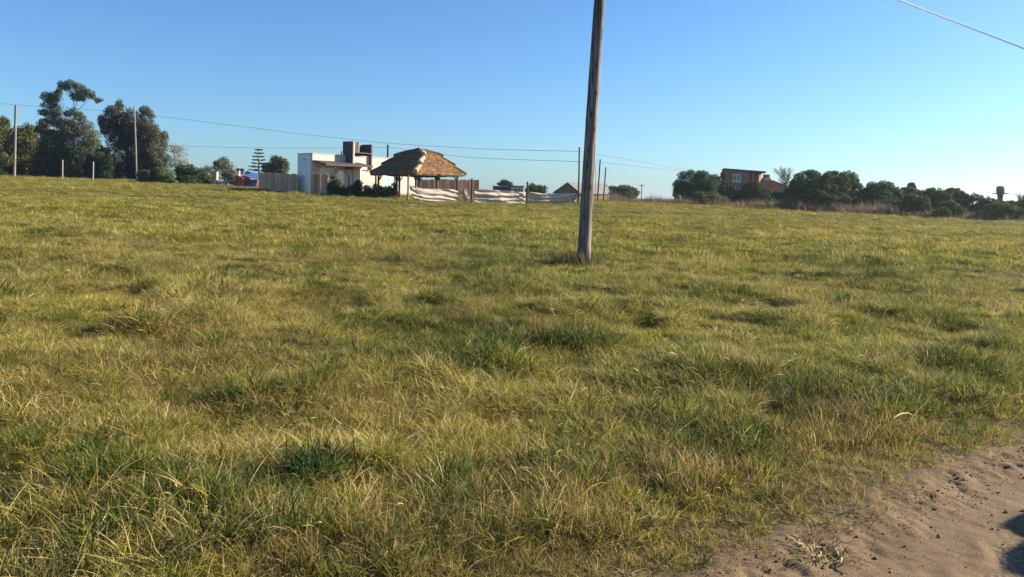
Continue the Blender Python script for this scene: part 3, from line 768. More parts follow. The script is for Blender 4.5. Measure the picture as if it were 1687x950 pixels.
# ------------------------------------------------------------------ white house
def white_house():
    c0 = Vector((X(513.5, 67), 67)); dv = Vector((.664, .747)); L = 12.0; ang = math.atan2(dv.y, dv.x)
    z0 = gzf(c0.x, c0.y)
    root = empty('white_house', (c0.x, c0.y, z0), 'flat-roofed white house with parapet, porch and blue-shaded end wall', 'house', None, ang)
    # local: x along the front wall, -y is out of the wall (towards right-front)
    H = Z(252.6, 67, 514) - z0; zz = -.4
    wins = [(.75, 2.35, .35, 2.35, 'glass'), (2.65, 3.45, .75, 2.2, 'curtain_glass'), (3.75, 4.3, .75, 2.2, 'curtain_glass'), (7.9, 9.3, .35, 2.35, 'teal_glass')]
    mb = MB(); xs = [0.0]
    for (a, b, lo, hi, g) in wins:
        mb.box(xs[-1], a, 0, .22, zz, H); mb.box(a, b, 0, .22, zz, lo); mb.box(a, b, 0, .22, hi, H); xs.append(b)
    mb.box(xs[-1], L, 0, .22, zz, H)
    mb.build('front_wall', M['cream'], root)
    for (a, b, lo, hi, g) in wins:
        f = MB(); f.box(a + .003, a + .08, .06, .13, lo + .003, hi - .003); f.box(b - .08, b - .003, .06, .13, lo + .003, hi - .003); f.box(a + .083, b - .083, .06, .13, hi - .08, hi - .003); f.box(a + .083, b - .083, .06, .13, lo + .003, lo + .08)
        if b - a > 1.2: f.box((a + b) / 2 - .04, (a + b) / 2 + .04, .06, .13, lo + .083, hi - .083)
        w = f.build('window', M['whiteframe'], root)
        MB().box(a + .083, b - .083, .085, .10, lo + .083, hi - .083).build('pane', M[g], w)
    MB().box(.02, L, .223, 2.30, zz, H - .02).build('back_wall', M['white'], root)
    MB().box(-.03, .017, .02, 2.26, zz, .10).build('plinth', M['dark_in'], root)
    MB().box(-.10, .017, 1.0, 1.16, H - .56, H - .42).build('roof_spout', M['concrete'], root)
    MB().box(-.03, L + .03, -.04, 2.34, H + .002, H + .06).build('coping', M['cream'], root)
    # porch roof leaning out of the wall, brown fascia
    zr = H - .66; pl = 5.0
    mb = MB(); mb.add([(.08, -1.9, zr - .34), (pl, -1.9, zr - .34), (pl, -.003, zr - .02), (.08, -.003, zr - .02), (.08, -1.9, zr - .24), (pl, -1.9, zr - .24), (pl, -.003, zr + .10), (.08, -.003, zr + .10)],
                      [[3, 2, 1, 0], [4, 5, 6, 7], [0, 1, 5, 4], [1, 2, 6, 5], [2, 3, 7, 6], [3, 0, 4, 7]]); mb.build('porch_roof', M['dark_roof'], root)
    MB().box(.06, pl + .05, -1.96, -1.903, zr - .38, zr - .20).build('fascia', M['fascia'], root)
    for q in (1.0, 4.6): MB().box(q, q + .14, -1.85, -1.71, zr - .58, zr - .345).build('beam_end', M['dark_wood'], root)
    MB().box(4.38, 4.55, -1.0, -.003, zz, zr - .20).build('porch_wall', M['white'], root)
    MB().tube([(3.6, .8, H - .4), (3.6, .8, H + .42)], .06, 8).build('flue', M['greymetal'], root)
white_house()

def tank_housing():
    # open-fronted block housing that stands on the porch roof
    d = 69.0; c0 = Vector((X(579.5, 69.2), 69.2)); c1 = Vector((X(612, 71.6), 71.6)); dv = c1 - c0; L = dv.length
    z0 = Z(273, 70.5); H = Z(234.5, 70.5) - z0
    root = empty('tank_housing', (c0.x, c0.y, z0), 'tall grey block chimney housing with open shelves on the house roof', 'chimney', None, math.atan2(dv.y, dv.x))
    dp = 1.15
    MB().box(0, .10, 0, dp, -.35, H).build('left_wall', M['block'], root)
    MB().box(.103, .24, -.03, .12, -.35, H - .02).build('pillar', M['cream'], root)
    MB().box(L - .16, L, 0, dp, -.35, H - .12).build('right_wall', M['block'], root)
    MB().box(.103, L - .163, dp - .15, dp, -.35, H - .14).build('back_wall', M['dark_in'], root)
    MB().box(.103, L - .163, .15, dp - .153, -.35, 0.02).build('bottom_slab', M['concrete'], root)
    MB().box(.243, L - .163, .02, dp - .153, H * .52, H * .52 + .09).build('shelf', M['block'], root)
    MB().box(.243, .85, .13, dp - .153, H * .52 + .093, H).build('flue_block', M['dark_in'], root)
    MB().tube([(1.02, .2, H * .52 + .093), (1.02, .2, H * .86), (1.10, .2, H * .98)], [.07, .07, .11], 8).build('pipe', M['concrete'], root)
tank_housing()

# ------------------------------------------------------------------ thatched gazebo
def gazebo():
    cx, cy = -7.43, 60.75; z0 = gzf(cx, cy)
    root = empty('thatched_gazebo', (cx, cy, z0), 'open gazebo with a layered reed-thatched hip roof on dark posts', 'gazebo', None, R(45.5))
    a, b, rl = 2.50, 2.86, 1.25; zt, ze = Z(247.5, 60.75, 695) - z0, 1.98
    def rect(t, off=0.0):
        return a * t + off, rl * min(1, t * 3 + .001) + (b - rl) * t + off, zt - .22 + (ze - zt + .22) * (t ** 1.02)
    g = np.random.default_rng(3)
    tiers = [(.0, .38, .36), (.30, .70, .19), (.60, 1.0, .02)]
    for ti, (t0, t1, lift) in enumerate(tiers):
        nseg, nr = 14, 7; V = []; F = []
        th = .24
        def ring(t, dz, off):
            hx, hy, z = rect(t, off); P = []
            for (p, q) in (((-hx, -hy), (hx, -hy)), ((hx, -hy), (hx, hy)), ((hx, hy), (-hx, hy)), ((-hx, hy), (-hx, -hy))):
                for k in range(nseg):
                    f = k / nseg; P.append((p[0] + (q[0] - p[0]) * f, p[1] + (q[1] - p[1]) * f, z + dz))
            return P
        rings = [ring(t0 + (t1 - t0) * k / nr, lift + .05 + .02 * k / nr, 0) for k in range(nr + 1)]
        rings += [ring(t1, lift - .07, .03), ring(t1 - .02, lift - th, -.02), ring(t0 + .04, lift - th + .06, -.02)]
        n = nseg * 4
        for rg in rings:
            for p in rg: V.append((p[0] + g.normal(0, .018), p[1] + g.normal(0, .018), p[2] + g.normal(0, .022)))
        for i in range(len(rings) - 1):
            for k in range(n): F.append([i * n + k, i * n + (k + 1) % n, (i + 1) * n + (k + 1) % n, (i + 1) * n + k][::-1])
        # straws laid down the slope over the surface
        Vs = []; Fs = []
        for _ in range(1500):
            s = g.integers(4); f = g.random(); t = t0 + (t1 - t0) * g.random() ** .8; dt = .13 + .05 * g.random()
            def at(t, f):
                hx, hy, z = rect(t)
                c = [((-hx, -hy), (hx, -hy)), ((hx, -hy), (hx, hy)), ((hx, hy), (-hx, hy)), ((-hx, hy), (-hx, -hy))][s]
                return Vector((c[0][0] + (c[1][0] - c[0][0]) * f, c[0][1] + (c[1][1] - c[0][1]) * f, z + lift + .075))
            t2 = min(t + dt, t1 + .02); p = at(t, f); q = at(t2, f + g.normal(0, .012)); q.z += g.uniform(0, .05); w = .014
            sd_ = (at(t, min(1, f + .01)) - at(t, max(0, f - .01))).normalized() * w
            i = len(V) + len(Vs); Vs += [p - sd_, p + sd_, q + sd_, q - sd_]; Fs.append([i, i + 1, i + 2, i + 3])
        mesh_obj('thatch_tier', np.array([tuple(v) for v in V] + [tuple(v) for v in Vs]), F + Fs, M['thatch'], root)
    # pale reed bundles on the hips, one per tier
    for sx, sy in ((-1, -1), (1, -1), (-1, 1), (1, 1)):
        for ti, (t0, t1, lift) in enumerate(tiers):
            t0 = max(t0, .10); pts = []
            for t in np.linspace(t0, t1 + .015, 5):
                hx, hy, z = rect(t); pts.append(Vector((sx * hx, sy * hy, z + lift + .06)))
            near = (sx, sy) == (-1, -1)
            mb = MB(); mb.tube(pts, [.10, .15, .17, .19, .21] if near else [.06, .08, .09, .1, .1], 9, .35)
            mb.build('hip_cap', M['thatch_cap'] if near else M['thatch'], root, smooth=False)
    # ring beam, rafters, posts
    ia, ib = a - .45, b - .5
    for (x0, x1, y0, y1) in ((-ia, ia, -ib - .05, -ib + .05), (-ia, ia, ib - .05, ib + .05), (-ia - .05, -ia + .05, -ib + .053, ib - .053), (ia - .05, ia + .05, -ib + .053, ib - .053)):
        MB().box(x0, x1, y0, y1, 1.82, 1.96).build('ring_beam', M['dark_wood'], root)
    cz = math.cos(R(45.5)); sz = math.sin(R(45.5))
    for (x, y, m) in ((-ia, -ib, 'dark_wood'), (ia, -ib, 'dark_wood'), (-ia, ib, 'red_wood'), (ia, ib, 'dark_wood'), (-ia, 0, 'dark_wood'), (0, -ib, 'dark_wood'), (ia, 0, 'dark_wood'), (0, ib, 'dark_wood')):
        wx = cx + x * cz - y * sz; wy = cy + x * sz + y * cz; zb = gzf(wx, wy) - z0
        p = MB().tube([(x, y, zb - .2), (x + .01, y, 1.0), (x, y, 1.817)], [.095, .085, .085], 9, .08).build('post', M[m], root, smooth=True)
        for (ddx, ddy) in ((1, 0), (-1, 0), (0, 1), (0, -1)):
            ex, ey = x + ddx * .32, y + ddy * .32
            if abs(ex) > ia + .1 or abs(ey) > ib + .1: continue
            if abs(x) < .1 and ddy or abs(y) < .1 and ddx: continue
            MB().tube([(x + ddx * .08, y + ddy * .08, 1.42), (ex, ey, 1.80)], .04, 6).build('brace', M[m], p)
gazebo()

# ------------------------------------------------------------------ tarpaulin fence
def wood_post(name, label, cat, px, d, py_top, r, m='grey_wood', group=None, lean=0., py_x=None, taper=.85, n=8):
    o = G(px, d); h = Z(py_top, d) - o.z
    mb = MB(); mb.tube([(0, 0, -.3), (lean * .5 + .01, 0, h * .5), (lean, 0, h)], [r, r * (1 + taper) / 2, r * taper], n, .06)
    ob = mb.build(name, M[m], None, loc=o, smooth=False)
    return tag(ob, label, cat, group)

def tarp(name, label, top, bot, seed, group, gather=0.0):
    """top/bot: [(px,py,d), ...] polylines of the upper and lower hems"""
    g = np.random.default_rng(seed)
    def P(c): return np.array([[X(a, d), d, Z(b, d)] for a, b, d in c])
    T, B = P(top), P(bot)
    nu, nv = 72, 30
    def samp(Q, u):
        s = np.linspace(0, 1, len(Q)); return np.stack([np.interp(u, s, Q[:, k]) for k in range(3)], -1)
    u = np.linspace(0, 1, nu); t = samp(T, u); b = samp(B, u)
    o = t[0].copy()
    dv = (t[-1] - t[0]); nrm = np.array([dv[1], -dv[0], 0]); nrm /= np.linalg.norm(nrm)
    V = []
    for j in range(nv):
        v = j / (nv - 1)
        p = t * (1 - v) + b * v
        # sagging horizontal folds
        ph = v * 3.2 + .3 * np.sin(u * 4 + seed) + .9 * vnoise(u * 4, u * 0 + v * 2, 90 + seed)
        fold = np.sin(ph * 2 * np.pi) * (.02 + .075 * vnoise(u * 3, u * 0 + v * 3, 70 + seed)) + .16 * (fbm(u * 6, u * 0 + v * 5, 80 + seed, 3) - .5)
        p = p + nrm * fold[:, None]
        p[:, 2] += .05 * (vnoise(u * 5, u * 0, 60 + seed) - .5) * (1 - v) + .09 * (vnoise(u * 7, u * 0, 61 + seed) - .5) * v
        V.append(p - o)
    V = np.array(V).reshape(-1, 3)
    i = np.arange(nv - 1)[:, None] * nu; k = np.arange(nu - 1)[None, :]
    F = np.stack([i + k, i + nu + k, i + nu + k + 1, i + k + 1], -1).reshape(-1, 4)
    ob = mesh_obj(name, V, F, M['tarp'], smooth=True, loc=Vector(o))
    md = ob.modifiers.new('thick', 'SOLIDIFY'); md.thickness = .006
    return tag(ob, label, 'tarpaulin', group)
gt = 'cream tarpaulin screens'; gp = 'posts of the tarpaulin fence'
tarp('tarpaulin', 'cream tarpaulin drawn to a point at its left end under the gazebo', [(673, 304, 53.4), (692, 310, 53.8), (757, 312, 55.6)], [(684, 332.5, 53.4), (700, 334, 53.8), (755, 335.5, 55.6)], 1, gt)
tarp('tarpaulin', 'narrow crumpled scrap of cream tarpaulin left of a dark post', [(759, 311, 55.7), (770, 312, 56.0)], [(766, 335, 55.7), (774, 336, 56.0)], 2, gt)
tarp('tarpaulin', 'wrinkled cream tarpaulin hung between the two dark posts right of the gazebo', [(781, 311, 56.2), (825, 313.5, 57.2), (865, 316, 58.4)], [(781, 335, 56.2), (825, 337.5, 57.2), (865, 337.5, 58.4)], 3, gt)
tarp('tarpaulin', 'rightmost cream tarpaulin ending beside the big leaning pole', [(871, 316, 58.6), (910, 318.5, 59.3), (951, 318, 60)], [(871, 337.5, 58.6), (910, 339, 59.3), (946, 340, 60)], 4, gt)
wood_post('fence_post', 'grey post carrying the left end of the tarpaulin fence', 'post', 672, 53.2, 288, .07, 'grey_wood', gp)
wood_post('fence_post', 'dark post between the tarpaulin scrap and the wrinkled tarpaulin', 'post', 777, 55.9, 294, .08, 'dark_wood', gp)
wood_post('fence_post', 'dark post between the two rightmost tarpaulins', 'post', 868.5, 58.3, 299, .08, 'dark_wood', gp)
wood_post('fence_post', 'thin dark post behind the rightmost tarpaulin near the round bush', 'post', 897, 66, 305, .08, 'dark_wood', gp)
wood_post('fence_post', 'slim dark post in front of the white house windows', 'post', 574, 61, 286.5, .055, 'dark_wood', gp)
wood_post('fence_post', 'dark post left of the gazebo beside the reddish bush', 'post', 618.5, 58, 288, .07, 'dark_wood', gp)
wood_post('utility_pole', 'tall thin dark pole at the right end of the tarpaulin fence', 'pole', 953, 60, 242, .07, 'dark_wood', None)
o = MB().tube([(-.45, -.05, -.1), (.0, 0, 1.0)], .045, 7).build('brace_pole', M['dark_wood'], None, loc=G(952, 59.85)); tag(o, 'short slanted strut leaning on the thin dark pole', 'strut')

# plants in the house garden
plant('garden_bush', 'leggy olive bush beside the plank screen', 'bush', 557, 61.5, [(552, 297, 0, 10, 11), (560, 308, 0, 13, 13), (548, 310, 0, 9, 12), (566, 315, 0, 9, 9)], OLIVE, .11, .8, 14, .4, 21, parts=SF, r0=.05)
plant('clipped_bush', 'small round dark green clipped bush right of the slim dark post', 'bush', 587, 60.5, [(586, 313, 0, 13, 12), (590, 303, .3, 9, 7)], SHRUB, .10, .95, 18, .35, 22, parts=SF, r0=.05)
plant('pink_bush', 'reddish pink flowering bush against the white house', 'bush', 612, 62, [(610, 312, 0, 13, 9), (622, 309, .2, 11, 7), (605, 320, 0, 12, 8)], np.array([[.22, .10, .10], [.26, .14, .13], [.12, .10, .06]]), .10, .8, 14, .4, 23, parts=SF, r0=.04)
plant('garden_shrub', 'loose green shrub behind the reddish gazebo post', 'shrub', 642, 60, [(640, 316, 0, 11, 12), (648, 308, 0, 8, 8), (632, 322, 0, 9, 7)], SHRUBL, .10, .8, 14, .4, 24, parts=SF, r0=.04)
plant('garden_tuft', 'spiky low green plant at the foot of the gazebo', 'plant', 605, 58.5, [(600, 325, 0, 10, 5), (618, 327, 0, 9, 4), (640, 328, 0, 10, 4)], OLIVE, .12, .7, 10, .4, 25, parts=SF, r0=.02, aspect=.25)
def barrel():
    o = G(543.5, 62); root = empty('blue_barrel', o, 'blue-grey plastic barrel beside the plank screen', 'barrel')
    MB().tube([(0, 0, -.05), (0, 0, .03), (0, 0, .3), (0, 0, .5), (0, 0, .75), (0, 0, .95), (0, 0, 1.0)], [.27, .28, .285, .295, .285, .28, .25], 18).build('body', M['barrel'], root, smooth=True)
    for z in (.3, .7): MB().tube([(0, 0, z), (0, 0, z + .04)], .305, 18).build('hoop', M['barrel'], root)
    MB().tube([(0, 0, 1.001), (0, 0, 1.03)], [.26, .24], 18).build('lid', M['dark_in'], root)
barrel()

# ------------------------------------------------------------------ behind the tarps, centre
def centre_far():
    d = 120
    plant('dark_conifer', 'dark pointed conifers above the low dark blue building', 'tree', 832, 140, [(832, 300, 0, 8, 6), (825, 304, 0, 7, 4), (840, 303, 0, 6, 4), (832, 308, 0, 14, 6)], DKGREEN, .22, .9, 12, .4, 31)
    r = empty('blue_building', G(827, d), 'low dark blue building behind the wrinkled tarpaulin', 'building', None, R(4))
    zt = Z(306, d) - r.location.z
    MB().box(-1.3, 1.3, -.2, 3, -.3, zt - .12).build('wall', M['darkblue'], r); MB().box(-1.42, 1.42, -.35, 3.1, zt - .118, zt).build('roof', M['greymetal'], r)
    w = MB().box(-.5, .5, -.26, -.202, zt - .8, zt - .4).build('window', M['dark_in'], r)
    r = empty('pale_hut', G(852, d - 2), 'small pale hut with a framed window behind the tarpaulin', 'hut')
    zt = Z(306, d) - r.location.z
    b = MB(); b.box(-.95, -.6, 0, .2, -.3, zt - .1); b.box(.6, .95, 0, .2, -.3, zt - .1); b.box(-.6, .6, 0, .2, -.3, zt - 1.0); b.box(-.6, .6, 0, .2, zt - .32, zt - .1); b.box(-.95, .95, .203, 2.4, -.3, zt - .102); b.build('wall', M['yellowwall'], r)
    MB().box(-1.1, 1.1, -.2, 2.5, zt - .098, zt).build('roof', M['dark_roof'], r)
    f = MB(); f.box(-.597, -.53, .04, .12, zt - .997, zt - .323); f.box(.53, .597, .04, .12, zt - .997, zt - .323); f.box(-.04, .04, .04, .12, zt - .997, zt - .323); f.box(-.55, .55, .045, .115, zt - .99, zt - .93); f.box(-.55, .55, .045, .115, zt - .39, zt - .33); wf = f.build('window', M['whiteframe'], r)
    MB().box(-.527, .527, .07, .09, zt - .99, zt - .33).build('pane', M['glass'], wf)
    plant('green_bush', 'bright green rounded bush above the tarpaulin gap', 'bush', 884, 112, [(880, 309, 0, 13, 8), (893, 311, 0, 9, 7), (872, 312, 0, 8, 6)], SHRUBL, .2, .95, 16, .36, 32, parts=SF)
    # long low house with grey gabled roof
    d = 145; x0 = X(908, d); r = empty('gabled_house', G(933, d), 'long low brown house under a pale grey gabled roof', 'house')
    o = r.location; zp = Z(300, d) - o.z; ze = Z(318, d) - o.z
    lx = X(910, d) - o.x; rx = X(956, d) - o.x; px_ = X(934, d) - o.x; fx = X(1019, d) - o.x; dd = 7.0
    # gable faces the viewer; the ridge runs away to the right and back
    sh = X(1019, d + dd) - X(956, d)
    A = [(lx + .4, 0, -1.2), (rx - .4, 0, -1.2), (rx - .4, 0, ze), (px_, 0, zp - .15), (lx + .4, 0, ze)]
    Bk = [(x + sh, dd, z) for x, _, z in A]
    MB().add(A + Bk, [[0, 1, 2, 3, 4], [9, 8, 7, 6, 5], [0, 5, 6, 1], [1, 6, 7, 2], [4, 9, 5, 0]]).build('wall', M['brick_dark'], r)
    def slab(e, p, z_e, z_p):
        a = [(e, -.5, z_e), (p, -.5, z_p), (p + sh, dd + .4, z_p), (e + sh, dd + .4, z_e)]
        return a + [(x, y, z + .12) for x, y, z in a]
    fc = [[3, 2, 1, 0], [4, 5, 6, 7], [0, 1, 5, 4], [1, 2, 6, 5], [2, 3, 7, 6], [3, 0, 4, 7]]
    MB().add(slab(rx, px_ + .003, ze - .05, zp - .1), fc).build('roof', M['slate'], r)
    MB().add(slab(lx, px_ - .003, ze - .05, zp - .1), fc).build('roof', M['slate'], r)
    MB().add([(lx, -.56, ze - .12), (px_, -.56, zp - .18), (rx, -.56, ze - .12), (rx, -.503, ze - .12), (px_, -.503, zp - .18), (lx, -.503, ze - .12), (lx, -.56, ze + .05), (px_, -.56, zp), (rx, -.56, ze + .05), (rx, -.503, ze + .05), (px_, -.503, zp), (lx, -.503, ze + .05)],
             [[0, 1, 7, 6], [1, 2, 8, 7], [5, 11, 10, 4], [4, 10, 9, 3], [6, 7, 10, 11], [7, 8, 9, 10], [0, 5, 4, 1], [1, 4, 3, 2]]).build('bargeboard', M['dark_roof'], r)
    MB().box(px_ - .9, px_ + .9, -.08, -.003, -.6, .9).build('door', M['redpaint'], r)
centre_far()
gpx = 'leaning poles in front of the grey gabled roof'
wood_post('utility_pole', 'tallest slightly leaning dark pole in front of the gabled roof', 'pole', 984, 84, 262, .085, 'dark_wood', gpx, lean=.25)
wood_post('utility_pole', 'shorter leaning dark pole right of its taller neighbour', 'pole', 994, 88, 275, .08, 'dark_wood', gpx, lean=.22)
wood_post('thin_mast', 'very thin pale mast just right of the big leaning pole', 'mast', 980.5, 90, 270, .03, 'grey_wood')
plant('round_tree', 'round green tree in the gap right of the gabled house', 'tree', 1030, 135, [(1025, 313, 0, 20, 9), (1040, 317, 0, 14, 8), (1012, 312, 1, 10, 8), (1028, 320, -1, 24, 6)], SHRUBL, .24, .95, 18, .36, 33)
def far_pole():
    o = G(1057, 190); root = empty('utility_pole', o, 'small distant pole with a crossarm in the sky gap', 'pole')
    h = Z(303, 190) - o.z
    MB().tube([(0, 0, -.3), (0, 0, h)], [.13, .10], 8).build('shaft', M['grey_wood'], root); MB().box(-.6, .6, -.16, -.105, h - .45, h - .3).build('crossarm', M['grey_wood'], root)
    for q in (-.5, 0, .5): MB().tube([(q, -.13, h - .298), (q, -.13, h - .1)], .05, 6).build('insulator', M['tank_grey'], root)
far_pole()

# ------------------------------------------------------------------ brick house and shrubs on the right
def brick_house():
    d = 96; x0 = X(1195, d); o = G(1226, d); root = empty('brick_house', o, 'red brick house with a tilted flat roof among dark shrubs', 'house', None, R(-12))
    w = (X(1258, d) - X(1195, d)) / 2; zl = Z(277.5, d) - o.z; zr = Z(283, d) - o.z
    wx0, wx1, wz0, wz1 = -w + 1.0, -w + 1.95, Z(298, d) - o.z, Z(286, d) - o.z
    xr = .35
    b = MB(); b.box(-w, wx0, 0, .25, -.3, zr); b.box(wx1, xr, 0, .25, -.3, zr); b.box(wx0, wx1, 0, .25, -.3, wz0); b.box(wx0, wx1, 0, .25, wz1, zr)
    b.box(-w, xr, .253, 4, -.3, zr); b.build('wall', M['brick'], root)
    xr2 = xr + .003                              # right-hand wall runs back at an angle and catches the sun
    b = MB(); b.add([(xr2, .02, -.3), (w - .1, 2.6, -.3), (w - .1, 4, -.3), (xr2, 4, -.3), (xr2, .02, zr - .002), (w - .1, 2.6, zr - .002), (w - .1, 4, zr - .002), (xr2, 4, zr - .002)], [[3, 2, 1, 0], [4, 5, 6, 7], [0, 1, 5, 4], [1, 2, 6, 5], [2, 3, 7, 6], [3, 0, 4, 7]]); b.build('side_wall', M['brick'], root)
    for t in (.30, .62): MB().box(xr + (w - .1 - xr) * t, xr + (w - .1 - xr) * t + .3, 2.6 * t - .45, 2.6 * t + .1, -.3, zr - .003).build('pillar', M['brick'], root)
    MB().add([(-w - .15, -.3, zl - .12), (w + .15, -.3, zr - .02), (w + .15, 4.2, zr - .02), (-w - .15, 4.2, zl - .12), (-w - .15, -.3, zl + .06), (w + .15, -.3, zr + .14), (w + .15, 4.2, zr + .14), (-w - .15, 4.2, zl + .06)],
             [[3, 2, 1, 0], [4, 5, 6, 7], [0, 1, 5, 4], [1, 2, 6, 5], [2, 3, 7, 6], [3, 0, 4, 7]]).build('roof', M['dark_roof'], root)
    MB().add([(-w, .02, zr + .002), (w - .02, .02, zr + .002), (-w, .02, zl - .125), (-w, 3.9, zr + .002), (w - .02, 3.9, zr + .002), (-w, 3.9, zl - .125)], [[0, 1, 2], [3, 5, 4], [0, 2, 5, 3], [1, 4, 5, 2]]).build('gable_wall', M['brick'], root)
    f = MB(); f.box(wx0 + .003, wx0 + .09, .02, .1, wz0 + .003, wz1 - .003); f.box(wx1 - .09, wx1 - .003, .02, .1, wz0 + .003, wz1 - .003); f.box((wx0 + wx1) / 2 - .04, (wx0 + wx1) / 2 + .04, .02, .1, wz0 + .09, wz1 - .003); f.box(wx0 + .085, wx1 - .085, .025, .095, wz0 + .003, wz0 + .095); f.box(wx0 + .085, wx1 - .085, .025, .095, wz1 - .09, wz1 - .005)
    wf = f.build('window', M['whiteframe'], root); MB().box(wx0 + .093, wx1 - .093, .05, .07, wz0 + .09, wz1 - .003).build('pane', M['glass'], wf)
    MB().box(wx0 - .1, wx1 + .1, -.08, -.003, wz0 - .1, wz0 - .005).build('sill', M['whiteframe'], root)
    # chimney stack and lean-to at its right side
    o2 = G(1265, 93); c = empty('brick_chimney', o2, 'stubby stepped red brick chimney right of the brick house', 'chimney', None, R(10)); zt = Z(287, 93) - o2.z
    MB().box(-.5, .5, 0, .9, -.3, zt - .7).build('stack', M['brick'], c); MB().add([(-.5, 0, zt - .698), (.5, 0, zt - .698), (.5, .9, zt - .698), (-.5, .9, zt - .698), (-.3, .2, zt - .3), (.3, .2, zt - .3), (.3, .7, zt - .3), (-.3, .7, zt - .3)], [[3, 2, 1, 0], [4, 5, 6, 7], [0, 1, 5, 4], [1, 2, 6, 5], [2, 3, 7, 6], [3, 0, 4, 7]]).build('shoulder', M['brick'], c)
    MB().box(-.3, .3, .2, .7, zt - .298, zt).build('flue', M['brick'], c)
    o3 = G(1284, 94); l = empty('brick_outhouse', o3, 'low brick lean-to with sloping roof right of the brick chimney', 'outhouse', None, R(10)); za = Z(297, 94) - o3.z; zb = Z(306, 94) - o3.z
    MB().add([(-.9, 0, -.3), (.85, 0, -.3), (.85, 3, -.3), (-.9, 3, -.3), (-.9, 0, za - .1), (.85, 0, zb - .1), (.85, 3, zb - .1), (-.9, 3, za - .1)], [[3, 2, 1, 0], [4, 5, 6, 7], [0, 1, 5, 4], [1, 2, 6, 5], [2, 3, 7, 6], [3, 0, 4, 7]]).build('wall', M['brick'], l)
    MB().add([(-.95, -.2, za - .097), (1.05, -.2, zb - .14), (1.05, 3.1, zb - .14), (-.95, 3.1, za - .097), (-.95, -.2, za), (1.05, -.2, zb - .04), (1.05, 3.1, zb - .04), (-.95, 3.1, za)], [[3, 2, 1, 0], [4, 5, 6, 7], [0, 1, 5, 4], [1, 2, 6, 5], [2, 3, 7, 6], [3, 0, 4, 7]]).build('roof', M['dark_roof'], l)
brick_house()

gs = 'rounded evergreen shrubs along the right edge of the field'
def shrub(label, px, d, blobs, pal=SHRUB, seed=1, ls=.11, name='evergreen_shrub', sub=50, fr=.24, dens=1.1, cat='shrub', group=gs):
    return plant(name, label, cat, px, d, blobs, pal, ls, dens, sub, fr, seed, parts=SF, r0=.12, aspect=.7, group=group, outward=.5)
shrub('leftmost big dark round shrub, standing against the open sky', 1146, 84, [(1140, 305, 0, 29, 26), (1160, 302, 0, 23, 22), (1126, 318, 0, 17, 18), (1150, 322, -1, 36, 14)], seed=41)
shrub('dark shrub filling the gap left of the brick house', 1190, 92, [(1185, 312, 0, 18, 22), (1200, 318, 0, 16, 16), (1192, 290, 0, 5, 9)], DKGREEN, 42)
shrub('low flat-domed olive bush in front of the leftmost dark shrub', 1178, 77, [(1176, 330, 0, 24, 10), (1190, 333, 0, 13, 8)], OLIVE, 43)
shrub('dark shrub with sunlit top below the brick house wall', 1245, 84, [(1240, 315, 0, 20, 16), (1258, 322, 0, 18, 15), (1228, 325, 0, 20, 14), (1243, 303, 0, 10, 6)], SHRUB, 44)
shrub('medium grey-green shrub below the bare tree', 1300, 78, [(1294, 325, 0, 24, 15), (1315, 328, 0, 20, 16), (1306, 315, 0, 12, 8)], SHRUB, 45)
shrub('largest broad dark shrub right of the bare tree', 1350, 70, [(1345, 305, 0, 40, 26), (1318, 318, 0, 24, 22), (1376, 305, 0, 24, 24), (1350, 328, -1, 50, 18)], SHRUB, 46, sub=64, fr=.21)
shrub('sunlit green shrub on the right shoulder of the largest shrub', 1398, 71, [(1397, 298, 0, 18, 18), (1408, 310, 0, 14, 14), (1395, 325, 0, 24, 16)], SHRUBL, 47)
shrub('long smooth dark shrub left of the grey tank top', 1452, 67, [(1452, 318, 0, 32, 20), (1430, 325, 0, 20, 18), (1475, 325, 0, 16, 17), (1450, 335, -1, 38, 14)], SHRUB, 48, sub=54, fr=.22)
shrub('yellowish shrub directly below the grey tank top', 1503, 70, [(1496, 318, 0, 16, 11), (1513, 321, 0, 12, 10), (1480, 326, 0, 14, 12)], OLIVE, 49)
shrub('domed dark shrub in front of the grey tank top', 1508, 61.5, [(1508, 336, 0, 23, 18), (1494, 342, 0, 16, 14), (1520, 342, -1, 14, 14)], SHRUB, 50)
shrub('pointed shrub right of the grey tank top', 1542, 65, [(1541, 324, 0, 20, 16), (1550, 332, 0, 20, 18), (1530, 332, 0, 12, 14)], SHRUB, 51)
shrub('high flat shrub behind the knobbly green front shrub', 1575, 66, [(1570, 321, 0, 18, 12), (1583, 327, 0, 14, 14), (1575, 338, 0, 24, 16)], SHRUB, 52)
shrub('knobbly green shrub nearest the field edge', 1566, 58.5, [(1562, 347, 0, 20, 18), (1578, 350, 0, 15, 14), (1552, 352, -1, 14, 12)], SHRUBL, 53)
shrub('grey-green shrub left below the water tower', 1617, 63, [(1606, 336, 0, 20, 17), (1628, 338, 0, 17, 15), (1618, 350, 0, 32, 15), (1647, 343, 2, 17, 13)], SHRUB, 54)
shrub('rounded shrub at the field edge below the water tower', 1648, 57, [(1646, 350, 0, 26, 17), (1664, 352, 0, 19, 15), (1628, 355, 0, 20, 14)], SHRUBL, 55)
shrub('shrub cut off by the right edge of the photo', 1682, 60, [(1670, 344, 0, 24, 14), (1695, 342, 0, 22, 17), (1680, 355, -1, 32, 15)], SHRUB, 56)
shrub('shrub just past the right edge of the photo', 1725, 57, [(1722, 346, 0, 22, 18), (1740, 352, 0, 20, 15)], SHRUB, 57)

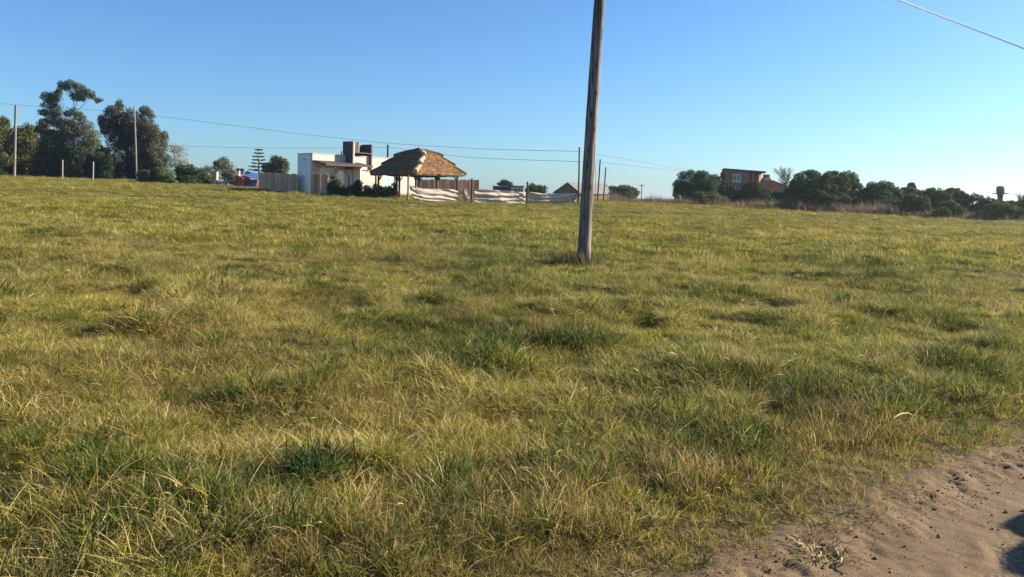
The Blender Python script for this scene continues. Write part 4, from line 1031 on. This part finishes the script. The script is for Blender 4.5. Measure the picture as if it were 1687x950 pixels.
def bare_tree(px, d, py_top, label, seed, spread, m='pale_bark', r=.11, n_lv=5, name='bare_tree'):
    random.seed(seed); o = G(px, d); root = empty(name, o, label, 'tree'); h = Z(py_top, d) - o.z
    tr = MB(); br = MB()
    def grow(p, dr, ln, rad, lv):
        q = p + dr * ln * .5 + Vector((random.uniform(-.05, .05), random.uniform(-.05, .05), 0)) * ln; e = p + dr * ln
        (tr if lv == 0 else br).tube([p, q, e], [rad, rad * .85, rad * .65], 6 if lv < 2 else 4, 0, lv == 0)
        if lv >= n_lv: return
        for k in range(random.choice((2, 3, 3)) + (2 if lv == 0 else 0)):
            a = random.uniform(0, 2 * math.pi); t = random.uniform(.25, .6) * spread
            nd = (dr + Vector((math.cos(a) * t, math.sin(a) * t, random.uniform(-.1, .25)))).normalized()
            grow(p.lerp(e, random.uniform(.6, 1)), nd, ln * random.uniform(.58, .8), rad * .58, lv + 1)
    grow(Vector((0, 0, -.2)), Vector((.02, 0, 1)), h * .38, r, 0)
    tr.build('trunk', M[m], root, smooth=True); tag(br.build('branches', M[m], root), kind='stuff')
bare_tree(1293, 88, 268, 'leafless grey winter tree behind the shrubs right of the brick house', 3, .85, m='bark', r=.14, n_lv=6)
bare_tree(1690, 75, 305, 'pale leafless tree at the right edge behind the shrubs', 5, 1.2)
bare_tree(1187, 96, 284, 'thin leafless sapling left of the brick house', 8, .7, r=.05, n_lv=4, name='bare_sapling')

def tanks():
    d = 78; o = G(1502, d); root = empty('water_tank', o, 'dark grey domed water tank top showing over the shrubs', 'tank'); h = Z(300, d) - o.z
    MB().tube([(0, 0, h - 1.0), (0, 0, h - .35), (0, 0, h - .2), (0, 0, h - .08), (0, 0, h - .01), (0, 0, h)], [.44, .44, .42, .33, .15, .08], 20).build('tank', M['tank_grey'], root, smooth=True)
    for q in ((-.3, -.3), (.3, -.3), (.3, .3), (-.3, .3)): MB().box(q[0] - .05, q[0] + .05, q[1] - .05, q[1] + .05, -.2, h - 1.003).build('leg', M['dark_wood'], root)
    d = 80; o = G(1648, d); root = empty('water_tower', o, 'grey water tank on a narrow column with a square platform', 'water tower'); h = Z(306, d) - o.z; p = Z(318.5, d) - o.z
    MB().tube([(0, 0, p + .06), (0, 0, h - .18), (0, 0, h - .07), (0, 0, h)], [.37, .38, .32, .12], 20).build('tank', M['slate'], root, smooth=True)
    MB().box(-.58, .58, -.45, .45, p - .04, p + .057).build('platform', M['dark_wood'], root)
    MB().box(-.17, .17, -.17, .17, -.3, p - .043).build('column', M['block'], root)
    MB().tube([(-.52, -.4, -.2), (-.52, -.4, p - .043)], .035, 6).build('downpipe', M['dark_wood'], root)
    for q in (-.4, .4):
        MB().tube([(0, 0, p - .75), (q, 0, p - .05)], .03, 6).build('bracket', M['dark_wood'], root)
    o = G(1662, 84); r = empty('long_shed', o, 'low dark shed roof to the right of the water tower', 'shed'); zt = Z(331, 84) - o.z
    MB().box(-.9, 2.2, 0, 3, -.3, zt - .1).build('wall', M['dark_in'], r); MB().box(-1.0, 2.3, -.2, 3.1, zt - .098, zt).build('roof', M['dark_roof'], r)
tanks()

# ------------------------------------------------------------------ dry brown weeds along the field edge (uncountable)
def weed_band():
    g = np.random.default_rng(12)
    V = []; F = []; Cc = []; off = 0
    path = [(1005, 72), (1060, 78), (1110, 78), (1180, 74), (1250, 72), (1320, 66), (1400, 62), (1480, 59.5), (1560, 57.5), (1640, 56), (1740, 54.5)]
    px = np.array([p[0] for p in path]); dd = np.array([p[1] for p in path])
    for i in range(2300):
        a = g.uniform(1005, 1740); d = np.interp(a, px, dd) + g.normal(0, 1.0) + 1.5
        hgt = (1.25 if a < 1480 else .75) * (.55 + .75 * vnoise(a / 22, 0, 3)) * g.uniform(.5, 1.1)
        if a < 1110: hgt *= 1.15
        x = X(a, d); v, f, c = blades(9, .28, (hgt * .5, hgt), .018, .22, .35, [(BRUSH, 4), (BROWN, 1.5), (OLIVE, .8)], 5000 + i, 3)
        V.append(v + np.array([x, d, 0])); F.append(f + off); Cc.append(c); off += len(v)
    V = np.vstack(V); V[:, 2] += gz(V[:, 0], V[:, 1])
    o = mesh_obj('dry_weeds', V, np.vstack(F), M['weed'], col=np.vstack(Cc))
    tag(o, 'brown dry weeds along the far right edge of the field', 'weeds', None, 'stuff')
    # weeds round the foot of the big pole
    V = []; F = []; Cc = []; off = 0
    for i in range(130):
        a = g.uniform(0, 6.28); r = abs(g.normal(0, .34)); x = 1.45 + r * math.cos(a) * 1.5 - .1; y = 15.65 + r * math.sin(a)
        v, f, c = blades(9, .07, (.15, .42), .006, .3, .5, [(BROWN * .38, 5), (STRAW * .4, .7), (OLIVE * .5, 1.5), (DARK, 3)], 9000 + i, 3)
        V.append(v + np.array([x, y, gzf(x, y)])); F.append(f + off); Cc.append(c); off += len(v)
    o = mesh_obj('pole_weeds', np.vstack(V), np.vstack(F), M['weed'], col=np.vstack(Cc))
    tag(o, 'brown weeds round the foot of the big leaning pole', 'weeds', None, 'stuff')
weed_band()

# ------------------------------------------------------------------ poles and wires
def pole_wood():
    m, n, l, b = nt('weathered_pole_wood')
    tc = n.new('ShaderNodeTexCoord'); mp = n.new('ShaderNodeMapping'); mp.inputs['Scale'].default_value = (1, 1, .05); l.new(tc.outputs['Object'], mp.inputs['Vector'])
    a = n.new('ShaderNodeTexNoise'); a.inputs['Scale'].default_value = 26; a.inputs['Detail'].default_value = 8; a.inputs['Roughness'].default_value = .7; l.new(mp.outputs[0], a.inputs['Vector'])
    r = ramp(n, [(.30, (.07, .055, .045)), (.45, (.17, .148, .128)), (.6, (.25, .225, .20)), (.75, (.34, .31, .28))]); l.new(a.outputs['Fac'], r.inputs[0])
    bl = n.new('ShaderNodeTexNoise'); bl.inputs['Scale'].default_value = 1.4; bl.inputs['Detail'].default_value = 4; l.new(tc.outputs['Object'], bl.inputs['Vector'])
    br = ramp(n, [(.3, (.75, .72, .70)), (.7, (1.15, 1.1, 1.05))]); l.new(bl.outputs['Fac'], br.inputs[0])
    mx = n.new('ShaderNodeMix'); mx.data_type = 'RGBA'; mx.blend_type = 'MULTIPLY'; mx.inputs[0].default_value = 1
    l.new(r.outputs[0], mx.inputs[6]); l.new(br.outputs[0], mx.inputs[7]); l.new(mx.outputs[2], b.inputs['Base Color'])
    b.inputs['Roughness'].default_value = .9; b.inputs['Specular IOR Level'].default_value = .15
    # drying cracks along the grain and a few dark knots
    mc = n.new('ShaderNodeMapping'); mc.inputs['Scale'].default_value = (1, 1, .07); l.new(tc.outputs['Object'], mc.inputs['Vector'])
    ck = n.new('ShaderNodeTexNoise'); ck.inputs['Scale'].default_value = 9; ck.inputs['Detail'].default_value = 3; l.new(mc.outputs[0], ck.inputs['Vector'])
    cr = ramp(n, [(.455, (1, 1, 1)), (.492, (.22, .2, .18)), (.508, (.22, .2, .18)), (.545, (1, 1, 1))]); l.new(ck.outputs['Fac'], cr.inputs[0])
    mk = n.new('ShaderNodeMapping'); mk.inputs['Scale'].default_value = (1, 1, .45); l.new(tc.outputs['Object'], mk.inputs['Vector'])
    vk = n.new('ShaderNodeTexVoronoi'); vk.inputs['Scale'].default_value = 3.2; l.new(mk.outputs[0], vk.inputs['Vector'])
    kr = ramp(n, [(.05, (.3, .25, .2)), (.13, (1, 1, 1))]); l.new(vk.outputs['Distance'], kr.inputs[0])
    m3 = n.new('ShaderNodeMix'); m3.data_type = 'RGBA'; m3.blend_type = 'MULTIPLY'; m3.inputs[0].default_value = 1; l.new(mx.outputs[2], m3.inputs[6]); l.new(cr.outputs[0], m3.inputs[7])
    m4 = n.new('ShaderNodeMix'); m4.data_type = 'RGBA'; m4.blend_type = 'MULTIPLY'; m4.inputs[0].default_value = 1; l.new(m3.outputs[2], m4.inputs[6]); l.new(kr.outputs[0], m4.inputs[7])
    l.new(m4.outputs[2], b.inputs['Base Color'])
    bp = n.new('ShaderNodeBump'); bp.inputs['Strength'].default_value = .9; bp.inputs['Distance'].default_value = .012
    l.new(a.outputs['Fac'], bp.inputs['Height']); l.new(bp.outputs[0], b.inputs['Normal'])
    return m
M['pole'] = pole_wood()

PD = 15.9
def main_pole():
    bx = XZ(961.5, 425, PD)[0]; z0 = gzf(bx, PD); tx, zt = XZ(989.5, 0, PD)
    root = empty('utility_pole', (bx, PD, z0), 'big weathered wooden pole leaning right in the middle of the field', 'pole')
    sl = (tx - bx) / (zt - z0); H = 8.1
    g = np.random.default_rng(2); n = 22; rows = 46; V = []; F = []
    ph = g.random(n) * 6
    for j in range(rows):
        t = j / (rows - 1); z = -.4 + (H + .4) * t; r = .133 - .036 * t
        r *= 1 + .10 * max(0, 1 - (z + .4) / 1.1) 
        cx = sl * z - .03 * math.sin(math.pi * t)
        for k in range(n):
            a = 2 * math.pi * k / n
            q = r * (1 + .035 * math.sin(3 * a + z * .5) + .03 * math.sin(ph[k] + z * .3) + g.normal(0, .006))
            V.append((cx + q * math.cos(a), q * math.sin(a), z))
    for j in range(rows - 1):
        for k in range(n): F.append([j * n + k, j * n + (k + 1) % n, (j + 1) * n + (k + 1) % n, (j + 1) * n + k])
    F.append([(rows - 1) * n + k for k in range(n)])
    mesh_obj('shaft', np.array(V), F, M['pole'], root, smooth=True)
    top = Vector((bx + sl * H, PD, z0 + H))
    # hook and clamp near the top that hold the cable
    MB().tube([(sl * (H - .25), 0, H - .25), (sl * (H - .25) + .2, .05, H - .25), (sl * (H - .25) + .24, .06, H - .32)], .012, 6).build('cable_hook', M['wire'], root)
    return top + Vector((.20, .05, -.3))
hook = main_pole()

def catenary(a, b, sag, n=40):
    return [a.lerp(b, i / n) - Vector((0, 0, 4 * sag * (i / n) * (1 - i / n))) for i in range(n + 1)]

def overhead_cable():
    # two conductors twisted round each other, from the big pole to a pole outside the picture on the right
    e = Vector((59.0, 60.0, 6.35 + 1.05)); p = catenary(hook, e, .35, 700); mb = MB()
    for ph in (0, 2.094, 4.189):
        pts = []
        for i, q in enumerate(p):
            a = ph + i * .9; pts.append(q + Vector((-.55 * math.cos(a), .55 * math.cos(a), math.sin(a))) * .016)
        mb.tube(pts, .0105, 5)
    o = mb.build('overhead_cable', M['cable']); tag(o, 'thick twisted overhead cable crossing the upper right corner', 'cable')
    o = MB().tube([(0, 0, -.4), (.03, 0, 4), (0, 0, e.z - gzf(59.1, 60.1) + .3)], [.13, .12, .1], 12).build('utility_pole', M['pole'], None, loc=(59.1, 60.1, gzf(59.1, 60.1)), smooth=True)
    tag(o, 'far wooden pole holding the overhead cable beyond the right edge', 'pole')
overhead_cable()

wood_post('utility_pole', 'leftmost tall grey utility pole in front of the conifers', 'pole', 23, 100, 173, .17, 'grey_wood', None, lean=.0)
wood_post('utility_pole', 'slim pale utility pole in front of the casuarina', 'pole', 225, 94, 175.5, .115, 'grey_wood', None, lean=-.5)
wood_post('utility_pole', 'dark pole sticking up behind the white house', 'pole', 637.5, 84, 238, .12, 'dark_wood', None)
gq = 'short pale posts at the foot of the left trees'
wood_post('short_post', 'pale short post in front of the broad conifer', 'post', 102, 98, 263, .09, 'pale_bark', gq)
wood_post('short_post', 'pale short post in front of the dark bush', 'post', 152.5, 96, 266, .09, 'pale_bark', gq)
def wire(label, pts, r=.015):
    P = [Vector((X(a, d), d, Z(b, d))) for a, b, d in pts]
    # smooth through the points
    out = []
    for i in range(len(P) - 1):
        p0, p1, p2, p3 = P[max(i - 1, 0)], P[i], P[i + 1], P[min(i + 2, len(P) - 1)]
        for k in range(8):
            t = k / 8; out.append(.5 * ((2 * p1) + (p2 - p0) * t + (2 * p0 - 5 * p1 + 4 * p2 - p3) * t * t + (3 * p1 - p0 - 3 * p2 + p3) * t ** 3))
    out.append(P[-1]); o = MB().tube(out, r, 5).build('overhead_wire', M['wire']); tag(o, label, 'wire', 'thin wires strung between the far poles')
wire('upper thin wire running from the leftmost pole to the thin dark pole', [(-120, 160, 106), (24, 172.5, 99.8), (140, 180, 97), (224, 187, 93.8), (400, 208.5, 88), (489, 220, 86), (561, 227.6, 85), (637, 235.5, 83.8), (790, 244.7, 70), (953, 249, 60)])
wire('lower thin wire passing behind the house chimney housing', [(170, 234, 118), (310, 240.5, 105), (470, 243.7, 93), (637, 243, 83.8), (667, 246.5, 81), (732, 254.5, 75), (790, 260, 70), (953, 266, 60)])
wire('upper thin wire sloping down right from the thin dark pole', [(953, 249, 60), (1000, 257, 68), (1060, 267, 80), (1125, 279, 96), (1210, 290, 120)])
wire('lower thin wire sloping down right from the thin dark pole', [(953, 266, 60), (1000, 268.5, 68), (1060, 275, 80), (1125, 282, 96), (1210, 292, 120)])

# ------------------------------------------------------------------ small things near the camera
def clods():
    g = np.random.default_rng(8); V = []; F = []; off = 0
    bm = bmesh.new(); bmesh.ops.create_icosphere(bm, subdivisions=1, radius=1); bv = np.array([v.co[:] for v in bm.verts]); bf = np.array([[v.index for v in f.verts] for f in bm.faces]); bm.free()
    for i in range(2600):
        u = g.uniform(-1.5, 4.5); s = -abs(g.normal(0, .22)) + .08 if g.random() < .90 else g.uniform(-2.4, .1)
        x = RA[0] + u * RU[0] + s * RN[0]; y = RA[1] + u * RU[1] + s * RN[1]
        r = min(.014, .0024 * math.exp(g.normal(0, .6)))
        v = bv * (1 + g.normal(0, .18, (len(bv), 1))) * r * np.array([1, g.uniform(.7, 1.3), .65])
        z = float(np.maximum(roadz(np.array([x]), np.array([y])), gz(np.array([x]), np.array([y])))[0])
        V.append(v + np.array([x, y, z + r * .25])); F.append(bf + off); off += len(v)
    o = mesh_obj('soil_clods', np.vstack(V), np.vstack(F), M['road'])
    tag(o, 'loose crumbs of dry earth along the edge of the road', 'soil', None, 'stuff')
clods()

def straw_on_road():
    d = field_d(1375, 912); x0 = XZ(1375, 912, d)[0]; parts = []
    g = np.random.default_rng(4)
    for i in range(9):
        v, f, c = blades(9, .05, (.05, .13), .0050, 1.42, .2, [(STRAW * .7, 4), (BROWN, 1.5)], 700 + i, 3)
        parts.append((v + np.array([x0 + g.normal(0, .05), d + g.normal(0, .035), 0]), f, c))
    V, F, cc = joinb(parts); V[:, 2] += roadz(V[:, 0], V[:, 1]) + .012
    V -= np.array([x0, d, 0]); o = mesh_obj('straw_tuft', V, F, M['weed'], col=cc, loc=(x0, d, 0))
    tag(o, 'torn tuft of dry straw lying on the dirt road', 'straw')
straw_on_road()

# ------------------------------------------------------------------ parked car just outside the picture on the right; its shadow lies on the road
def car():
    c = RA + RU * 5.00 + RN * (-2.18); z0 = float(roadz(np.array([c[0]]), np.array([c[1]]))[0])
    root = empty('parked_car', (c[0], c[1], z0), 'silver hatchback parked on the dirt road past the right edge', 'car', None, math.atan2(-RU[1], -RU[0]))
    paint = mat('silver_paint', (.45, .46, .48), .3, .05, 2, 0, metal=.5); rub = mat('tyre_rubber', (.02, .02, .02), .8, .2, 8, .2)
    prof = [(-2.05, .32), (-2.08, .6), (-2.0, .9), (-1.9, .98), (.75, .93), (1.55, .82), (1.98, .68), (2.05, .45), (2.0, .28)]
    def ext(p, w, wt=None):
        n = len(p); zt = max(q[1] for q in p); V = []
        for s in (-1, 1):
            for (x, z) in p: V.append((x, s * (w if wt is None else w + (wt - w) * ((z - .93) / max(.01, zt - .93))), z))
        F = [list(range(n)), list(range(n, 2 * n))[::-1]] + [[i, i + n, (i + 1) % n + n, (i + 1) % n] for i in range(n)]
        return MB().add(V, F)
    ext(prof, .84).build('body', paint, root, bevel=.06)
    ext([(-1.92, .985), (-1.55, 1.40), (-1.2, 1.46), (-.1, 1.45), (.3, 1.36), (.95, .95)], .78, .60).build('cabin', M['glass'], root, bevel=.03)
    ext([(-1.6, 1.43), (-1.2, 1.485), (-.1, 1.475), (.32, 1.38), (.3, 1.362), (-.1, 1.452), (-1.2, 1.462), (-1.56, 1.408)], .62).build('roof', paint, root)
    for sx in (-1.25, 1.3):
        for sy in (-.76, .76):
            w = MB().tube([(sx, sy - .1, .31), (sx, sy + .1, .31)], .31, 24).build('wheel', rub, root)
            MB().tube([(sx, sy - .105, .31), (sx, sy + .105, .31)], .18, 16).build('rim', M['greymetal'], w)
    for sy in (-1, 1):
        a = MB().tube([(.55, sy * .80, .97), (.53, sy * .92, 1.0)], .03, 8).build('mirror', paint, root)
        MB().tube([(.62, sy * .98, 1.03), (.56, sy * .98, 1.03), (.44, sy * .98, 1.03)], [.05, .1, .105], 12).build('mirror_shell', paint, a)
        MB().box(1.86, 2.0, sy * .62 - .15, sy * .62 + .15, .58, .69).build('headlight', M['curtain_glass'], root)
        MB().box(-2.10, -2.03, sy * .66 - .12, sy * .66 + .12, .68, .90).build('tail_light', M['redpaint'], root)
car()

# ------------------------------------------------------------------ thin scattering volume, added to imitate veiling glare in the lens
def glare_haze():
    m = bpy.data.materials.new('lens_glare_haze'); m.use_nodes = True; n = m.node_tree.nodes; l = m.node_tree.links
    n.remove(n['Principled BSDF']); v = n.new('ShaderNodeVolumePrincipled')
    v.inputs['Color'].default_value = (.80, .88, 1, 1); v.inputs['Density'].default_value = GLARE_HAZE; v.inputs['Anisotropy'].default_value = .7
    l.new(v.outputs[0], n['Material Output'].inputs['Volume'])
    o = MB().box(-5700, 5700, -5700, 5700, -9, 19).build('glare_haze', m); tag(o, kind='stuff')
GLARE_HAZE = .00032
glare_haze()
